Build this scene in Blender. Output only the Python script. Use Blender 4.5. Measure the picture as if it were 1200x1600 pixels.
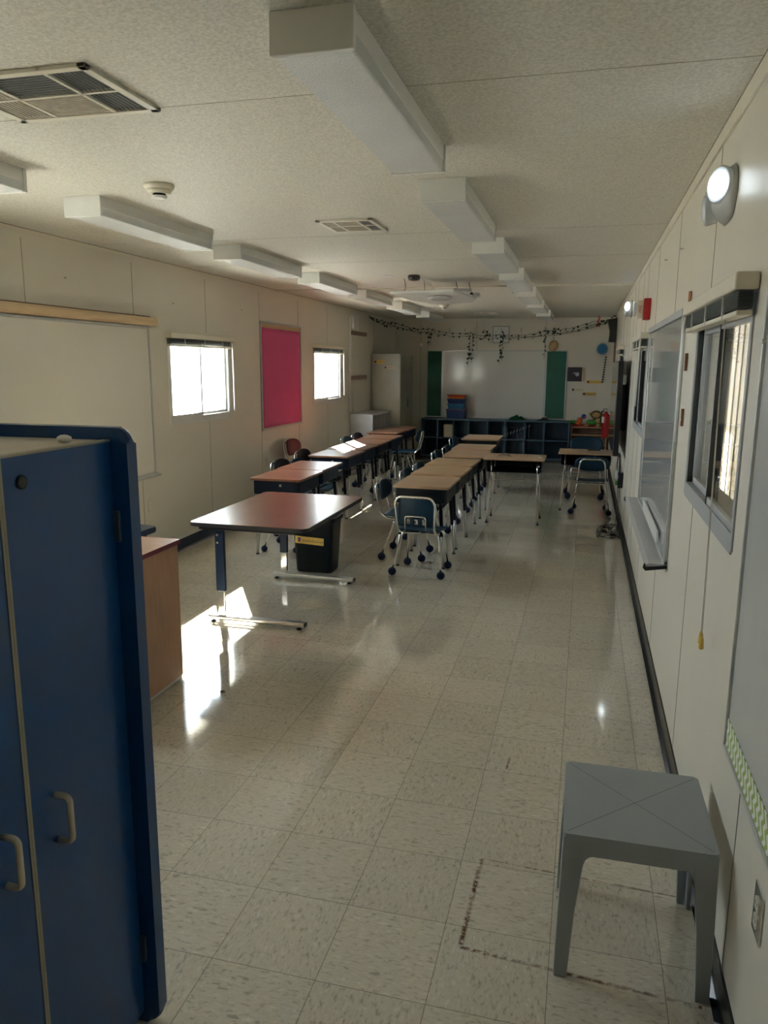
import bpy, bmesh, math, random
from mathutils import Vector, Matrix, Euler, noise
PI = math.pi
S = bpy.context.scene
for o in list(bpy.data.objects):
    bpy.data.objects.remove(o)
COL = S.collection

# ------------------------------------------------------------------ camera
ROOM_L, ROOM_R, YB, YF, ZC = -3.43, 0.425, 13.9, -1.6, 2.46
pitch, yaw, roll, CH = .19065, .25475, .00636, 1.6385
cy, sy, cp, sp, cr, sr = math.cos(yaw), math.sin(yaw), math.cos(pitch), math.sin(pitch), math.cos(roll), math.sin(roll)
f0, r0, u0 = Vector((-sy, cy, 0)), Vector((cy, sy, 0)), Vector((0, 0, 1))
fw = cp*f0 - sp*u0; up = cp*u0 + sp*f0
rt, uu = cr*r0 + sr*up, -sr*r0 + cr*up
cam = bpy.data.objects.new('camera', bpy.data.cameras.new('camera')); COL.objects.link(cam)
M = Matrix((rt, uu, -fw)).transposed().to_4x4(); M.translation = Vector((0, 0, CH)); cam.matrix_world = M
cam.data.sensor_fit = 'VERTICAL'; cam.data.sensor_height = 36; cam.data.lens = 36*1190/1600
cam.data.clip_start = .02; cam.data.clip_end = 200
S.camera = cam
# ------------------------------------------------------------------ light
w = bpy.data.worlds.new('world'); S.world = w; w.use_nodes = True
bg = w.node_tree.nodes['Background']; bg.inputs[0].default_value = (.80, .90, 1.0, 1); bg.inputs[1].default_value = 13
sun = bpy.data.objects.new('sun', bpy.data.lights.new('sun', 'SUN')); COL.objects.link(sun)
sun.data.energy = 130; sun.data.angle = .009; sun.data.color = (1.0, .93, .82)
sun.rotation_euler = Vector((.864, -1.5, -1)).to_track_quat('-Z', 'Y').to_euler()
sun.location = (-8, 14, 9)
def portal(name, loc, d, w_, h_):
    l = bpy.data.lights.new(name, 'AREA'); l.shape = 'RECTANGLE'; l.size = w_; l.size_y = h_
    l.cycles.is_portal = True
    o = bpy.data.objects.new(name, l); COL.objects.link(o); o.location = loc
    o.rotation_euler = Vector(d).to_track_quat('-Z', 'Y').to_euler(); return o
portal('daylight_portal', (-3.56, 6.46, 1.48), (1, 0, 0), 1.2, .75)
portal('daylight_portal', (-3.56, 10.05, 1.48), (1, 0, 0), 1.2, .75)
portal('daylight_portal', (-3.56, 2.81, 1.48), (1, 0, 0), 1.2, .75)  # portal for the added window out of view
vs = S.view_settings
vs.view_transform = 'Standard'; vs.look = 'None'; vs.gamma = 1; vs.use_curve_mapping = False; vs.exposure = 0.88
try:
    S.cycles.max_bounces = 14; S.cycles.diffuse_bounces = 8; S.cycles.glossy_bounces = 5; S.cycles.transparent_max_bounces = 16
    S.cycles.sample_clamp_indirect = 8
    S.cycles.caustics_reflective = True
except Exception: pass

# ------------------------------------------------------------------ materials
def N(t, kind, **kw):
    n = t.nodes.new(kind)
    for k, v in kw.items():
        if k.startswith('i_'):
            k2 = k[2:]; n.inputs[int(k2) if k2.isdigit() else k2.replace('_', ' ')].default_value = v
        else: setattr(n, k, v)
    return n
def L(t, a, b): t.links.new(a, b)
def mat(name, col, rough=.5, metal=0, var=.06, vs_=8, bump=0, bs=60, coat=0, spec=.5, stretch=(1, 1, 1), **kw):
    m = bpy.data.materials.new(name); m.use_nodes = True; t = m.node_tree; b = t.nodes['Principled BSDF']
    b.inputs['Roughness'].default_value = rough; b.inputs['Metallic'].default_value = metal
    b.inputs['Coat Weight'].default_value = coat; b.inputs['Coat Roughness'].default_value = .12
    b.inputs['Specular IOR Level'].default_value = spec
    tc = N(t, 'ShaderNodeTexCoord'); mp = N(t, 'ShaderNodeMapping', i_Scale=stretch); L(t, tc.outputs['Object'], mp.inputs[0])
    n = N(t, 'ShaderNodeTexNoise', i_Scale=vs_, i_Detail=4.0); L(t, mp.outputs[0], n.inputs['Vector'])
    r = N(t, 'ShaderNodeMapRange', i_From_Min=.3, i_From_Max=.7, i_To_Min=1-var, i_To_Max=1+var); L(t, n.outputs[0], r.inputs[0])
    v = N(t, 'ShaderNodeVectorMath', operation='SCALE'); v.inputs[0].default_value = col[:3]; L(t, r.outputs[0], v.inputs['Scale'])
    L(t, v.outputs[0], b.inputs['Base Color'])
    if bump:
        n2 = N(t, 'ShaderNodeTexNoise', i_Scale=bs, i_Detail=3.0); L(t, mp.outputs[0], n2.inputs['Vector'])
        bp = N(t, 'ShaderNodeBump', i_Strength=bump, i_Distance=.01); L(t, n2.outputs[0], bp.inputs['Height']); L(t, bp.outputs[0], b.inputs['Normal'])
    if 'emit' in kw:
        b.inputs['Emission Color'].default_value = (*kw['emit'][:3], 1); b.inputs['Emission Strength'].default_value = kw['emit'][3]
    return m
def wood(name, c1, c2, rough=.35, scale=5, axis=(1, .12, 1), coat=.25):
    m = bpy.data.materials.new(name); m.use_nodes = True; t = m.node_tree; b = t.nodes['Principled BSDF']
    b.inputs['Roughness'].default_value = rough; b.inputs['Coat Weight'].default_value = coat; b.inputs['Coat Roughness'].default_value = .15
    tc = N(t, 'ShaderNodeTexCoord'); mp = N(t, 'ShaderNodeMapping', i_Scale=axis); L(t, tc.outputs['Object'], mp.inputs[0])
    n = N(t, 'ShaderNodeTexNoise', i_Scale=scale*6, i_Detail=6.0, i_Distortion=.6); L(t, mp.outputs[0], n.inputs['Vector'])
    n3 = N(t, 'ShaderNodeTexNoise', i_Scale=scale*.6, i_Detail=3.0); L(t, tc.outputs['Object'], n3.inputs['Vector'])
    ad = N(t, 'ShaderNodeMath', operation='ADD'); L(t, n.outputs[0], ad.inputs[0]); L(t, n3.outputs[0], ad.inputs[1])
    mr = N(t, 'ShaderNodeMapRange', i_From_Min=.7, i_From_Max=1.3); L(t, ad.outputs[0], mr.inputs[0])
    mx = N(t, 'ShaderNodeMix', data_type='RGBA'); mx.inputs[6].default_value = (*c1, 1); mx.inputs[7].default_value = (*c2, 1)
    L(t, mr.outputs[0], mx.inputs[0]); L(t, mx.outputs[2], b.inputs['Base Color'])
    return m
def glass_mat():
    m = bpy.data.materials.new('window_glass'); m.use_nodes = True; t = m.node_tree; t.nodes.clear()
    o = N(t, 'ShaderNodeOutputMaterial'); tr = N(t, 'ShaderNodeBsdfTransparent', i_Color=(.93, .95, .94, 1)); g = N(t, 'ShaderNodeBsdfGlossy', i_Roughness=.01)
    fr = N(t, 'ShaderNodeFresnel'); ge = N(t, 'ShaderNodeNewGeometry'); ir = N(t, 'ShaderNodeMapRange', i_To_Min=1.5, i_To_Max=1/1.5); L(t, ge.outputs['Backfacing'], ir.inputs[0]); L(t, ir.outputs[0], fr.inputs[0]); mx = N(t, 'ShaderNodeMixShader'); L(t, fr.outputs[0], mx.inputs[0]); L(t, tr.outputs[0], mx.inputs[1]); L(t, g.outputs[0], mx.inputs[2]); L(t, mx.outputs[0], o.inputs[0])
    return m
def floor_mat():
    m = bpy.data.materials.new('vinyl_tile_floor'); m.use_nodes = True; t = m.node_tree; b = t.nodes['Principled BSDF']
    g = N(t, 'ShaderNodeNewGeometry'); mp = N(t, 'ShaderNodeMapping', vector_type='POINT')
    mp.inputs['Location'].default_value = (.928/.3048+100, -1.683/.3048+100, 0); mp.inputs['Scale'].default_value = (1/.3048, 1/.3048, 1)
    L(t, g.outputs['Position'], mp.inputs[0]); sx = N(t, 'ShaderNodeSeparateXYZ'); L(t, mp.outputs[0], sx.inputs[0])
    def mth(op, a, b_=None, c=None):
        n = N(t, 'ShaderNodeMath', operation=op)
        for i, v in enumerate((a, b_, c)):
            if v is None: continue
            if isinstance(v, (int, float)): n.inputs[i].default_value = v
            else: L(t, v, n.inputs[i])
        return n.outputs[0]
    X, Y = sx.outputs[0], sx.outputs[1]
    ix, iy = mth('FLOOR', X), mth('FLOOR', Y); fx, fy = mth('FRACT', X), mth('FRACT', Y)
    par = mth('FLOORED_MODULO', mth('ADD', ix, iy), 2.0)
    wn = N(t, 'ShaderNodeTexWhiteNoise', noise_dimensions='2D'); cb = N(t, 'ShaderNodeCombineXYZ'); L(t, ix, cb.inputs[0]); L(t, iy, cb.inputs[1]); L(t, cb.outputs[0], wn.inputs['Vector'])
    # flake streaks turned a quarter on alternate tiles
    def streak(scl, sc, det):
        q = N(t, 'ShaderNodeMapping', i_Scale=scl); L(t, mp.outputs[0], q.inputs[0])
        ad = N(t, 'ShaderNodeVectorMath', operation='ADD'); L(t, q.outputs[0], ad.inputs[0]); sc2 = N(t, 'ShaderNodeVectorMath', operation='SCALE'); L(t, wn.outputs['Color'], sc2.inputs[0]); sc2.inputs['Scale'].default_value = 37
        L(t, sc2.outputs[0], ad.inputs[1])
        n = N(t, 'ShaderNodeTexNoise', i_Scale=sc, i_Detail=det, i_Distortion=.5); L(t, ad.outputs[0], n.inputs['Vector']); return n.outputs[0]
    def mix(a, c, f):
        n = N(t, 'ShaderNodeMix'); L(t, f, n.inputs[0]); L(t, a, n.inputs[2]); L(t, c, n.inputs[3]); return n.outputs[0]
    st = mix(streak((1, .42, 1), 30, 3.0), streak((.42, 1, 1), 30, 3.0), par)
    st2 = mix(streak((1, .42, 1), 48, 1.0), streak((.42, 1, 1), 48, 1.0), par)
    cr_ = N(t, 'ShaderNodeValToRGB'); e = cr_.color_ramp.elements
    e[0].position = .30; e[0].color = (.385, .36, .295, 1); e[1].position = .42; e[1].color = (.575, .53, .435, 1)
    e2 = cr_.color_ramp.elements.new(.62); e2.color = (.62, .575, .475, 1); e3 = cr_.color_ramp.elements.new(.72); e3.color = (.70, .665, .58, 1)
    L(t, st, cr_.inputs[0])
    dk = N(t, 'ShaderNodeMapRange', i_From_Min=.66, i_From_Max=.72, i_To_Min=1.0, i_To_Max=.80); L(t, st2, dk.inputs[0])
    tv = N(t, 'ShaderNodeMapRange', i_To_Min=.94, i_To_Max=1.03); L(t, wn.outputs['Value'], tv.inputs[0])
    pn = N(t, 'ShaderNodeTexNoise', i_Scale=.35, i_Detail=3.0); L(t, mp.outputs[0], pn.inputs['Vector'])
    pv = N(t, 'ShaderNodeMapRange', i_From_Min=.3, i_From_Max=.7, i_To_Min=.92, i_To_Max=1.06); L(t, pn.outputs[0], pv.inputs[0])
    # joints
    d = mth('MINIMUM', mth('MINIMUM', fx, mth('SUBTRACT', 1.0, fx)), mth('MINIMUM', fy, mth('SUBTRACT', 1.0, fy)))
    jt = N(t, 'ShaderNodeMapRange', i_From_Min=.0022, i_From_Max=.0048, i_To_Min=.42, i_To_Max=1.0); L(t, d, jt.inputs[0])
    k = mth('MULTIPLY', mth('MULTIPLY', mth('MULTIPLY', dk.outputs[0], tv.outputs[0]), pv.outputs[0]), jt.outputs[0])
    v = N(t, 'ShaderNodeVectorMath', operation='SCALE'); L(t, cr_.outputs[0], v.inputs[0]); L(t, k, v.inputs['Scale'])
    # rust lines: segments in metres (x0,y0,x1,y1,width,strength)
    gp = N(t, 'ShaderNodeSeparateXYZ'); L(t, g.outputs['Position'], gp.inputs[0])
    rn = N(t, 'ShaderNodeTexNoise', i_Scale=55.0, i_Detail=4.0); L(t, g.outputs['Position'], rn.inputs['Vector'])
    ln = N(t, 'ShaderNodeTexNoise', i_Scale=9.0, i_Detail=2.0); L(t, g.outputs['Position'], ln.inputs['Vector'])
    tot = None
    for (x0, y0, x1, y1, wd, s_) in RUST:
        Lg = math.hypot(x1-x0, y1-y0); ux, uy = (x1-x0)/Lg, (y1-y0)/Lg
        dx = mth('SUBTRACT', gp.outputs[0], x0); dy = mth('SUBTRACT', gp.outputs[1], y0)
        al = mth('ADD', mth('MULTIPLY', dx, ux), mth('MULTIPLY', dy, uy)); pe = mth('ABSOLUTE', mth('SUBTRACT', mth('MULTIPLY', dx, uy), mth('MULTIPLY', dy, ux)))
        inside = mth('MULTIPLY', mth('GREATER_THAN', al, 0.0), mth('LESS_THAN', al, Lg))
        a = N(t, 'ShaderNodeMapRange', i_From_Min=wd, i_From_Max=wd*.3, i_To_Min=0.0, i_To_Max=s_); L(t, pe, a.inputs[0])
        m_ = mth('MULTIPLY', a.outputs[0], inside); tot = m_ if tot is None else mth('MAXIMUM', tot, m_)
    rr = N(t, 'ShaderNodeMapRange', i_From_Min=.38, i_From_Max=.52); L(t, rn.outputs[0], rr.inputs[0])
    rl = N(t, 'ShaderNodeMapRange', i_From_Min=.38, i_From_Max=.55, i_To_Min=.45, i_To_Max=1.0); L(t, ln.outputs[0], rl.inputs[0])
    rf = mth('MULTIPLY', tot, mth('MULTIPLY', rr.outputs[0], rl.outputs[0]))
    rc = N(t, 'ShaderNodeMix', data_type='RGBA'); rc.inputs[7].default_value = (.12, .045, .015, 1)
    L(t, rf, rc.inputs[0]); L(t, v.outputs[0], rc.inputs[6]); L(t, rc.outputs[2], b.inputs['Base Color'])
    wv = N(t, 'ShaderNodeTexNoise', i_Scale=3.2, i_Detail=2.0); L(t, g.outputs['Position'], wv.inputs['Vector'])
    bp = N(t, 'ShaderNodeBump', i_Strength=.12, i_Distance=.006); L(t, wv.outputs[0], bp.inputs['Height'])
    bp2 = N(t, 'ShaderNodeBump', i_Strength=.25, i_Distance=.0008); L(t, jt.outputs[0], bp2.inputs['Height']); L(t, bp.outputs[0], bp2.inputs['Normal'])
    L(t, bp2.outputs[0], b.inputs['Normal'])
    sr_ = N(t, 'ShaderNodeTexNoise', i_Scale=2.0, i_Detail=5.0); L(t, g.outputs['Position'], sr_.inputs['Vector'])
    ro = N(t, 'ShaderNodeMapRange', i_From_Min=.3, i_From_Max=.7, i_To_Min=.05, i_To_Max=.13); L(t, sr_.outputs[0], ro.inputs[0]); L(t, ro.outputs[0], b.inputs['Roughness'])
    b.inputs['Specular IOR Level'].default_value = .6; b.inputs['Coat Weight'].default_value = .55; b.inputs['Coat Roughness'].default_value = .06
    return m
RUST = [(-.255, 2.318, -.262, 1.915, .011, 1.0), (-.262, 1.905, .38, 1.86, .009, .9), (-.255, 2.32, .40, 2.29, .0055, .7), (-.228, 3.03, -.232, 2.93, .006, .8), (-.235, 2.86, -.237, 2.82, .006, .7)]
def ceiling_mat():
    m = bpy.data.materials.new('textured_ceiling'); m.use_nodes = True; t = m.node_tree; b = t.nodes['Principled BSDF']
    g = N(t, 'ShaderNodeNewGeometry'); n = N(t, 'ShaderNodeTexNoise', i_Scale=95.0, i_Detail=3.0, i_Roughness=.6, i_Distortion=.3); L(t, g.outputs['Position'], n.inputs['Vector'])
    r = N(t, 'ShaderNodeMapRange', i_From_Min=.35, i_From_Max=.65, i_To_Min=.80, i_To_Max=1.10); L(t, n.outputs[0], r.inputs[0])
    v = N(t, 'ShaderNodeVectorMath', operation='SCALE'); v.inputs[0].default_value = (.655, .63, .56); L(t, r.outputs[0], v.inputs['Scale']); L(t, v.outputs[0], b.inputs['Base Color'])
    bp = N(t, 'ShaderNodeBump', i_Strength=.55, i_Distance=.004); L(t, n.outputs[0], bp.inputs['Height']); L(t, bp.outputs[0], b.inputs['Normal'])
    b.inputs['Roughness'].default_value = .55
    return m
def chevron_mat():
    m = bpy.data.materials.new('chevron_border'); m.use_nodes = True; t = m.node_tree; b = t.nodes['Principled BSDF']
    g = N(t, 'ShaderNodeNewGeometry'); s_ = N(t, 'ShaderNodeSeparateXYZ'); L(t, g.outputs['Position'], s_.inputs[0])
    def mth(op, a, c):
        n = N(t, 'ShaderNodeMath', operation=op)
        for i, x in enumerate((a, c)):
            if isinstance(x, (int, float)): n.inputs[i].default_value = x
            else: L(t, x, n.inputs[i])
        return n.outputs[0]
    pp = mth('PINGPONG', s_.outputs[2], .019)
    q = mth('FRACT', mth('DIVIDE', mth('ADD', s_.outputs[1], pp), .034), 0)
    k = mth('GREATER_THAN', q, .5)
    mx = N(t, 'ShaderNodeMix', data_type='RGBA'); mx.inputs[6].default_value = (.78, .78, .72, 1); mx.inputs[7].default_value = (.30, .42, .10, 1)
    L(t, k, mx.inputs[0]); L(t, mx.outputs[2], b.inputs['Base Color']); b.inputs['Roughness'].default_value = .5
    return m
MT = dict(
    wall=mat('cream_wall_panel', (.655, .615, .525), .42, var=.03, vs_=1.5, bump=.04, bs=180),
    trimc=mat('cream_trim', (.68, .63, .52), .4, var=.02), seam=mat('panel_joint', (.20, .18, .14), .7, var=.1),
    base=mat('black_vinyl_base', (.010, .012, .016), .22, var=.1, bump=.15, bs=9), lbase=mat('navy_vinyl_base', (.012, .022, .045), .35, var=.1),
    ceil=ceiling_mat(), floor=floor_mat(), glass=glass_mat(),
    alum=mat('brushed_aluminium', (.52, .53, .53), .38, .75, var=.05, vs_=30), whitefr=mat('white_window_frame', (.62, .63, .61), .35, var=.03),
    greyfr=mat('grey_painted_frame', (.36, .37, .38), .4, var=.03), rubber=mat('black_rubber', (.005, .005, .006), .5, var=.1),
    wb=mat('whiteboard_surface', (.66, .655, .62), .10, var=.015, vs_=2, coat=.5), wbl=mat('ivory_whiteboard_surface', (.74, .71, .63), .22, var=.015, vs_=2, coat=.2),
    wbr=mat('glossy_grey_whiteboard_surface', (.60, .60, .59), .06, var=.01, vs_=2, coat=.35),
    blonde=mat('blonde_wood_rail', (.62, .46, .28), .35, var=.08, vs_=5, stretch=(8, .6, 8)), pink=mat('magenta_paper', (.46, .055, .18), .7, var=.05, vs_=3, bump=.1, bs=12),
    tan=mat('tan_cork_edge', (.48, .34, .2), .8, var=.15, vs_=60), green=mat('green_chalkboard', (.005, .10, .065), .5, var=.08, vs_=3),
    fix=mat('fixture_white_metal', (.78, .78, .75), .35, var=.02), diff=mat('prismatic_diffuser', (.80, .82, .82), .22, var=.05, vs_=4, bump=.35, bs=260),
    vent=mat('vent_cream_metal', (.74, .70, .60), .4, var=.03), ventd=mat('vent_dark_duct', (.02, .02, .02), .7), ventg=mat('lit_vent_slats_and_seams', (.34, .30, .23), .7, var=.2, vs_=30),  # slat tan carries the lit look of some vent banks
    plast=mat('off_white_plastic', (.62, .58, .47), .35, var=.03), wplast=mat('white_plastic', (.72, .72, .70), .3, var=.02), gplast=mat('light_grey_plastic', (.42, .43, .44), .35, var=.02),
    led=mat('emergency_led', (.9, .95, 1), .3, emit=(.8, .92, 1, 7)), lens=mat('lamp_lens_rim', (.7, .75, .8), .15, .2),
    bluecab=mat('blue_laminate', (.0015, .050, .195), .36, var=.05, vs_=2, coat=.15), bluerim=mat('blue_edge_moulding', (.001, .038, .15), .3, var=.05), cabtop=mat('beige_cabinet_top', (.56, .51, .43), .45, var=.05), cabedge=mat('beige_door_edging', (.30, .27, .21), .4, var=.04), handle=mat('beige_pull_plastic', (.56, .51, .42), .3, var=.03),
    hinge=mat('blued_steel_hinge', (.1, .12, .15), .35, .6), black=mat('black_plastic', (.006, .006, .007), .35, var=.1), blackm=mat('black_powder_coat', (.004, .006, .010), .4, spec=.22, var=.1),
    navym=mat('navy_desk_metal', (.004, .011, .030), .4, spec=.22, var=.08), charc=mat('charcoal_desk_metal', (.007, .011, .015), .42, spec=.22, var=.08),
    chrome=mat('chrome_tube', (.86, .86, .85), .12, 1.0, var=.04), steel=mat('satin_steel', (.62, .62, .6), .28, .9, var=.04),
    lamred=wood('cherry_laminate', (.20, .080, .040), (.27, .118, .066), .30), lamtan=wood('oak_laminate', (.36, .225, .13), (.46, .30, .185), .4), lamtan2=wood('worn_oak_laminate', (.33, .20, .10), (.47, .31, .17), .42, scale=8),
    maple=wood('maple_laminate', (.34, .18, .10), (.42, .24, .14), .42, axis=(1, 1, .15)), redge=mat('burgundy_edge', (.16, .008, .02), .4),
    shelfw=wood('light_wood_shelf', (.35, .20, .10), (.42, .26, .14), .5), shell=mat('blue_chair_plastic', (.005, .030, .062), .42, spec=.25, var=.08), shell2=mat('dark_chair_plastic', (.004, .008, .016), .42, spec=.22), shellred=mat('maroon_chair_plastic', (.13, .006, .010), .42, spec=.3),
    ball=mat('navy_tennis_felt', (.004, .014, .05), .95, var=.2, vs_=60, bump=.5, bs=300), gtab=mat('grey_resin', (.30, .33, .345), .42, var=.04, vs_=4, bump=.06, bs=500),
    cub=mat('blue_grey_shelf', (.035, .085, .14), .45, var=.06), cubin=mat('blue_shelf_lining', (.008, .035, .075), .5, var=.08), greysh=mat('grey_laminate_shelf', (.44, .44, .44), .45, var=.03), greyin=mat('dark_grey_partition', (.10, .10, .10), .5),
    locker=mat('grey_olive_locker_lit', (.40, .38, .31), .35, var=.04), lockerd=mat('olive_locker_door_shaded', (.27, .245, .18), .35, var=.04),  # one locker paint split: side toned lit, doors toned shaded
    yellow=mat('yellow_card', (.68, .46, .09), .6, var=.06, vs_=20), paper=mat('cream_card', (.66, .58, .40), .6), ink=mat('dark_ink', (.03, .02, .03), .6), purple=mat('purple_ink', (.09, .03, .17), .6),
    red=mat('red_enamel', (.33, .008, .012), .3), cyan=mat('blue_paper', (.02, .16, .34), .6), leaf=mat('ivy_leaf', (.012, .03, .018), .6, var=.3, vs_=20), vine=mat('vine_stem', (.02, .03, .02), .7),
    lidred=mat('maroon_lid', (.16, .02, .05), .4), binblue=mat('blue_bin_plastic', (.01, .035, .14), .35), bino=mat('orange_bin', (.5, .12, .01), .4), binr=mat('red_bin', (.4, .03, .015), .4), bint=mat('teal_bin', (.01, .12, .25), .4),
    foil=mat('green_tinsel', (.004, .10, .03), .25, .5, var=.3, vs_=40), beige=mat('beige_box', (.42, .36, .25), .6), screen=mat('tv_glass', (.006, .006, .007), .05, coat=1),
    pg=mat('green_plush', (.06, .26, .04), .9, bump=.4, bs=120), po=mat('orange_plush', (.55, .12, .03), .9, bump=.4, bs=120), pr=mat('red_plush', (.4, .03, .03), .9, bump=.4, bs=120), pb=mat('blue_plush', (.02, .07, .3), .9, bump=.4, bs=120), pt=mat('tan_plush', (.42, .28, .10), .9, bump=.4, bs=120), pbr=mat('brown_plush', (.12, .06, .03), .9, bump=.4, bs=120),
    brown=mat('brown_strip', (.20, .13, .095), .6), rust=mat('rusty_clip', (.22, .085, .035), .6, var=.2, vs_=80), hotpink=mat('pink_streamer', (.7, .08, .14), .6), slat=mat('grey_blind_slats', (.10, .11, .11), .4, var=.1, vs_=20),
    conc=mat('concrete_ground', (.45, .43, .40), .85, var=.1, vs_=2), siding=mat('beige_siding', (.44, .41, .35), .6, var=.05), grass=mat('pale_outside_ground', (.55, .53, .48), .9), skin=mat('tan_leather', (.45, .30, .15), .7),
)

# ------------------------------------------------------------------ mesh helpers
class MB:
    def __init__(s): s.bm = bmesh.new()
    def box(s, x0, x1, y0, y1, z0, z1, bev=0, seg=2, rot=None, mi=0):
        r = bmesh.ops.create_cube(s.bm, size=1); vs_ = r['verts']
        c = Vector(((x0+x1)/2, (y0+y1)/2, (z0+z1)/2)); d = Vector((x1-x0, y1-y0, z1-z0))
        for v in vs_: v.co = Vector((v.co.x*d.x, v.co.y*d.y, v.co.z*d.z))
        if bev:
            es = list({e for v in vs_ for e in v.link_edges}); rr = bmesh.ops.bevel(s.bm, geom=es, offset=min(bev, min(abs(q) for q in d)*.49), segments=seg, profile=.5, affect='EDGES')
            vs_ = list({v for f in rr['faces'] for v in f.verts} | {v for v in vs_ if v.is_valid})
        for v in vs_:
            if rot is not None: v.co = rot @ v.co
            v.co += c
        if mi:
            for f in {f for v in vs_ for f in v.link_faces}: f.material_index = mi
        return s
    def tube(s, pts, r, n=8, closed=False, round_=0, cap=True, rs=None):
        P = [Vector(p) for p in pts]
        if round_: P = rounded(P, round_, closed)
        m = len(P); T = []
        for i in range(m):
            a = P[i-1] if (i or closed) else P[i]; b = P[(i+1) % m] if (i < m-1 or closed) else P[i]
            T.append((b-a).normalized())
        u = T[0].orthogonal().normalized(); rings = []
        for i in range(m):
            u = (u - T[i]*u.dot(T[i])).normalized(); v = T[i].cross(u); rad = rs[i] if rs else r
            rings.append([s.bm.verts.new(P[i]+(u*math.cos(2*PI*k/n)+v*math.sin(2*PI*k/n))*rad) for k in range(n)])
        for i in range(m if closed else m-1):
            A, B = rings[i], rings[(i+1) % m]
            for k in range(n): 
                f = s.bm.faces.new((A[k], A[(k+1) % n], B[(k+1) % n], B[k])); f.smooth = True
        if cap and not closed: s.bm.faces.new(rings[0][::-1]); s.bm.faces.new(rings[-1])
        return s
    def cyl(s, a, b, r, n=16, r2=None):
        return s.tube([a, b], r, n, rs=[r, r if r2 is None else r2])
    def lathe(s, prof, n=24, c=(0, 0, 0), axis='Z', smooth=True):
        c = Vector(c); rings = []
        for (r, z) in prof:
            ring = []
            for k in range(n):
                a = 2*PI*k/n; p = (r*math.cos(a), r*math.sin(a), z)
                if axis == 'X': p = (z, r*math.cos(a), r*math.sin(a))
                if axis == 'Y': p = (r*math.sin(a), z, r*math.cos(a))
                ring.append(s.bm.verts.new(c+Vector(p)))
            rings.append(ring)
        for A, B in zip(rings, rings[1:]):
            for k in range(n):
                f = s.bm.faces.new((A[k], A[(k+1) % n], B[(k+1) % n], B[k])); f.smooth = smooth
        s.bm.faces.new(rings[0][::-1]); s.bm.faces.new(rings[-1]); return s
    def ball(s, c, r, sc=(1, 1, 1), sub=3):
        q = bmesh.ops.create_icosphere(s.bm, subdivisions=sub, radius=r)
        for v in q['verts']: v.co = Vector((v.co.x*sc[0], v.co.y*sc[1], v.co.z*sc[2]))+Vector(c)
        for f in {f for v in q['verts'] for f in v.link_faces}: f.smooth = True
        return s
    def prism(s, poly, z0, z1, axis='Z', bev=0):
        def mk(p, z): return {'Z': (p[0], p[1], z), 'Y': (p[0], z, p[1]), 'X': (z, p[0], p[1])}[axis]
        a = [s.bm.verts.new(mk(p, z0)) for p in poly]; b = [s.bm.verts.new(mk(p, z1)) for p in poly]; n = len(poly)
        fs = [s.bm.faces.new(a[::-1]), s.bm.faces.new(b)]
        for i in range(n): fs.append(s.bm.faces.new((a[i], a[(i+1) % n], b[(i+1) % n], b[i])))
        if bev: bmesh.ops.bevel(s.bm, geom=list(fs[0].edges)+list(fs[1].edges), offset=bev, segments=2, affect='EDGES', profile=.5)
        return s
    def grid(s, fn, nu, nv, hole=None):
        V = [[s.bm.verts.new(fn(i/nu, j/nv)) for j in range(nv+1)] for i in range(nu+1)]
        for i in range(nu):
            for j in range(nv):
                if hole and hole((i+.5)/nu, (j+.5)/nv): continue
                f = s.bm.faces.new((V[i][j], V[i+1][j], V[i+1][j+1], V[i][j+1])); f.smooth = True
        return s
    def build(s, name, m, parent=None, solid=0, smooth_ang=None):
        bmesh.ops.recalc_face_normals(s.bm, faces=s.bm.faces)
        me = bpy.data.meshes.new(name); s.bm.to_mesh(me); s.bm.free()
        for q in (m if isinstance(m, (list, tuple)) else [m]): me.materials.append(MT[q] if isinstance(q, str) else q)
        o = bpy.data.objects.new(name, me); COL.objects.link(o)
        if parent: o.parent = parent
        if solid:
            md = o.modifiers.new('solid', 'SOLIDIFY'); md.thickness = solid; md.offset = 0
        return o
def rounded(P, r, closed=False):
    out = []; n = len(P)
    for i, p in enumerate(P):
        if not closed and i in (0, n-1): out.append(p); continue
        a, b = P[i-1], P[(i+1) % n]; da, db = (a-p), (b-p); q = min(r, da.length*.48, db.length*.48)
        s_, e_ = p+da.normalized()*q, p+db.normalized()*q
        for k in range(6):
            t = k/5; out.append(s_*(1-t)**2+p*2*t*(1-t)+e_*t*t)
    return out
def rrect(x0, x1, y0, y1, r, n=5):
    o = []
    for (cx, cy_, a0) in ((x1-r, y1-r, 0), (x0+r, y1-r, 90), (x0+r, y0+r, 180), (x1-r, y0+r, 270)):
        for k in range(n+1):
            a = math.radians(a0+90*k/n); o.append((cx+r*math.cos(a), cy_+r*math.sin(a)))
    return o
def tag(o, label, cat, group=None, kind=None):
    o['label'] = label; o['category'] = cat
    if group: o['group'] = group
    if kind: o['kind'] = kind
    return o
def thing(name, label, cat, loc=(0, 0, 0), rz=0, group=None):
    o = bpy.data.objects.new(name, None); COL.objects.link(o); o.location = loc; o.rotation_euler = (0, 0, rz); o.empty_display_size = .1
    return tag(o, label, cat, group)
def struct(o): o['kind'] = 'structure'; return o
def copy_tree(o, parent=None):
    c = o.copy(); COL.objects.link(c)
    if parent: c.parent = parent
    for ch in list(o.children): copy_tree(ch, c)
    return c
def inst(proto, used, loc, rz, label, scale=1):
    o = proto if not used else copy_tree(proto)
    o.location = loc; o.rotation_euler = (0, 0, rz); o['label'] = label; o.scale = (scale,)*3
    return o
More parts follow.
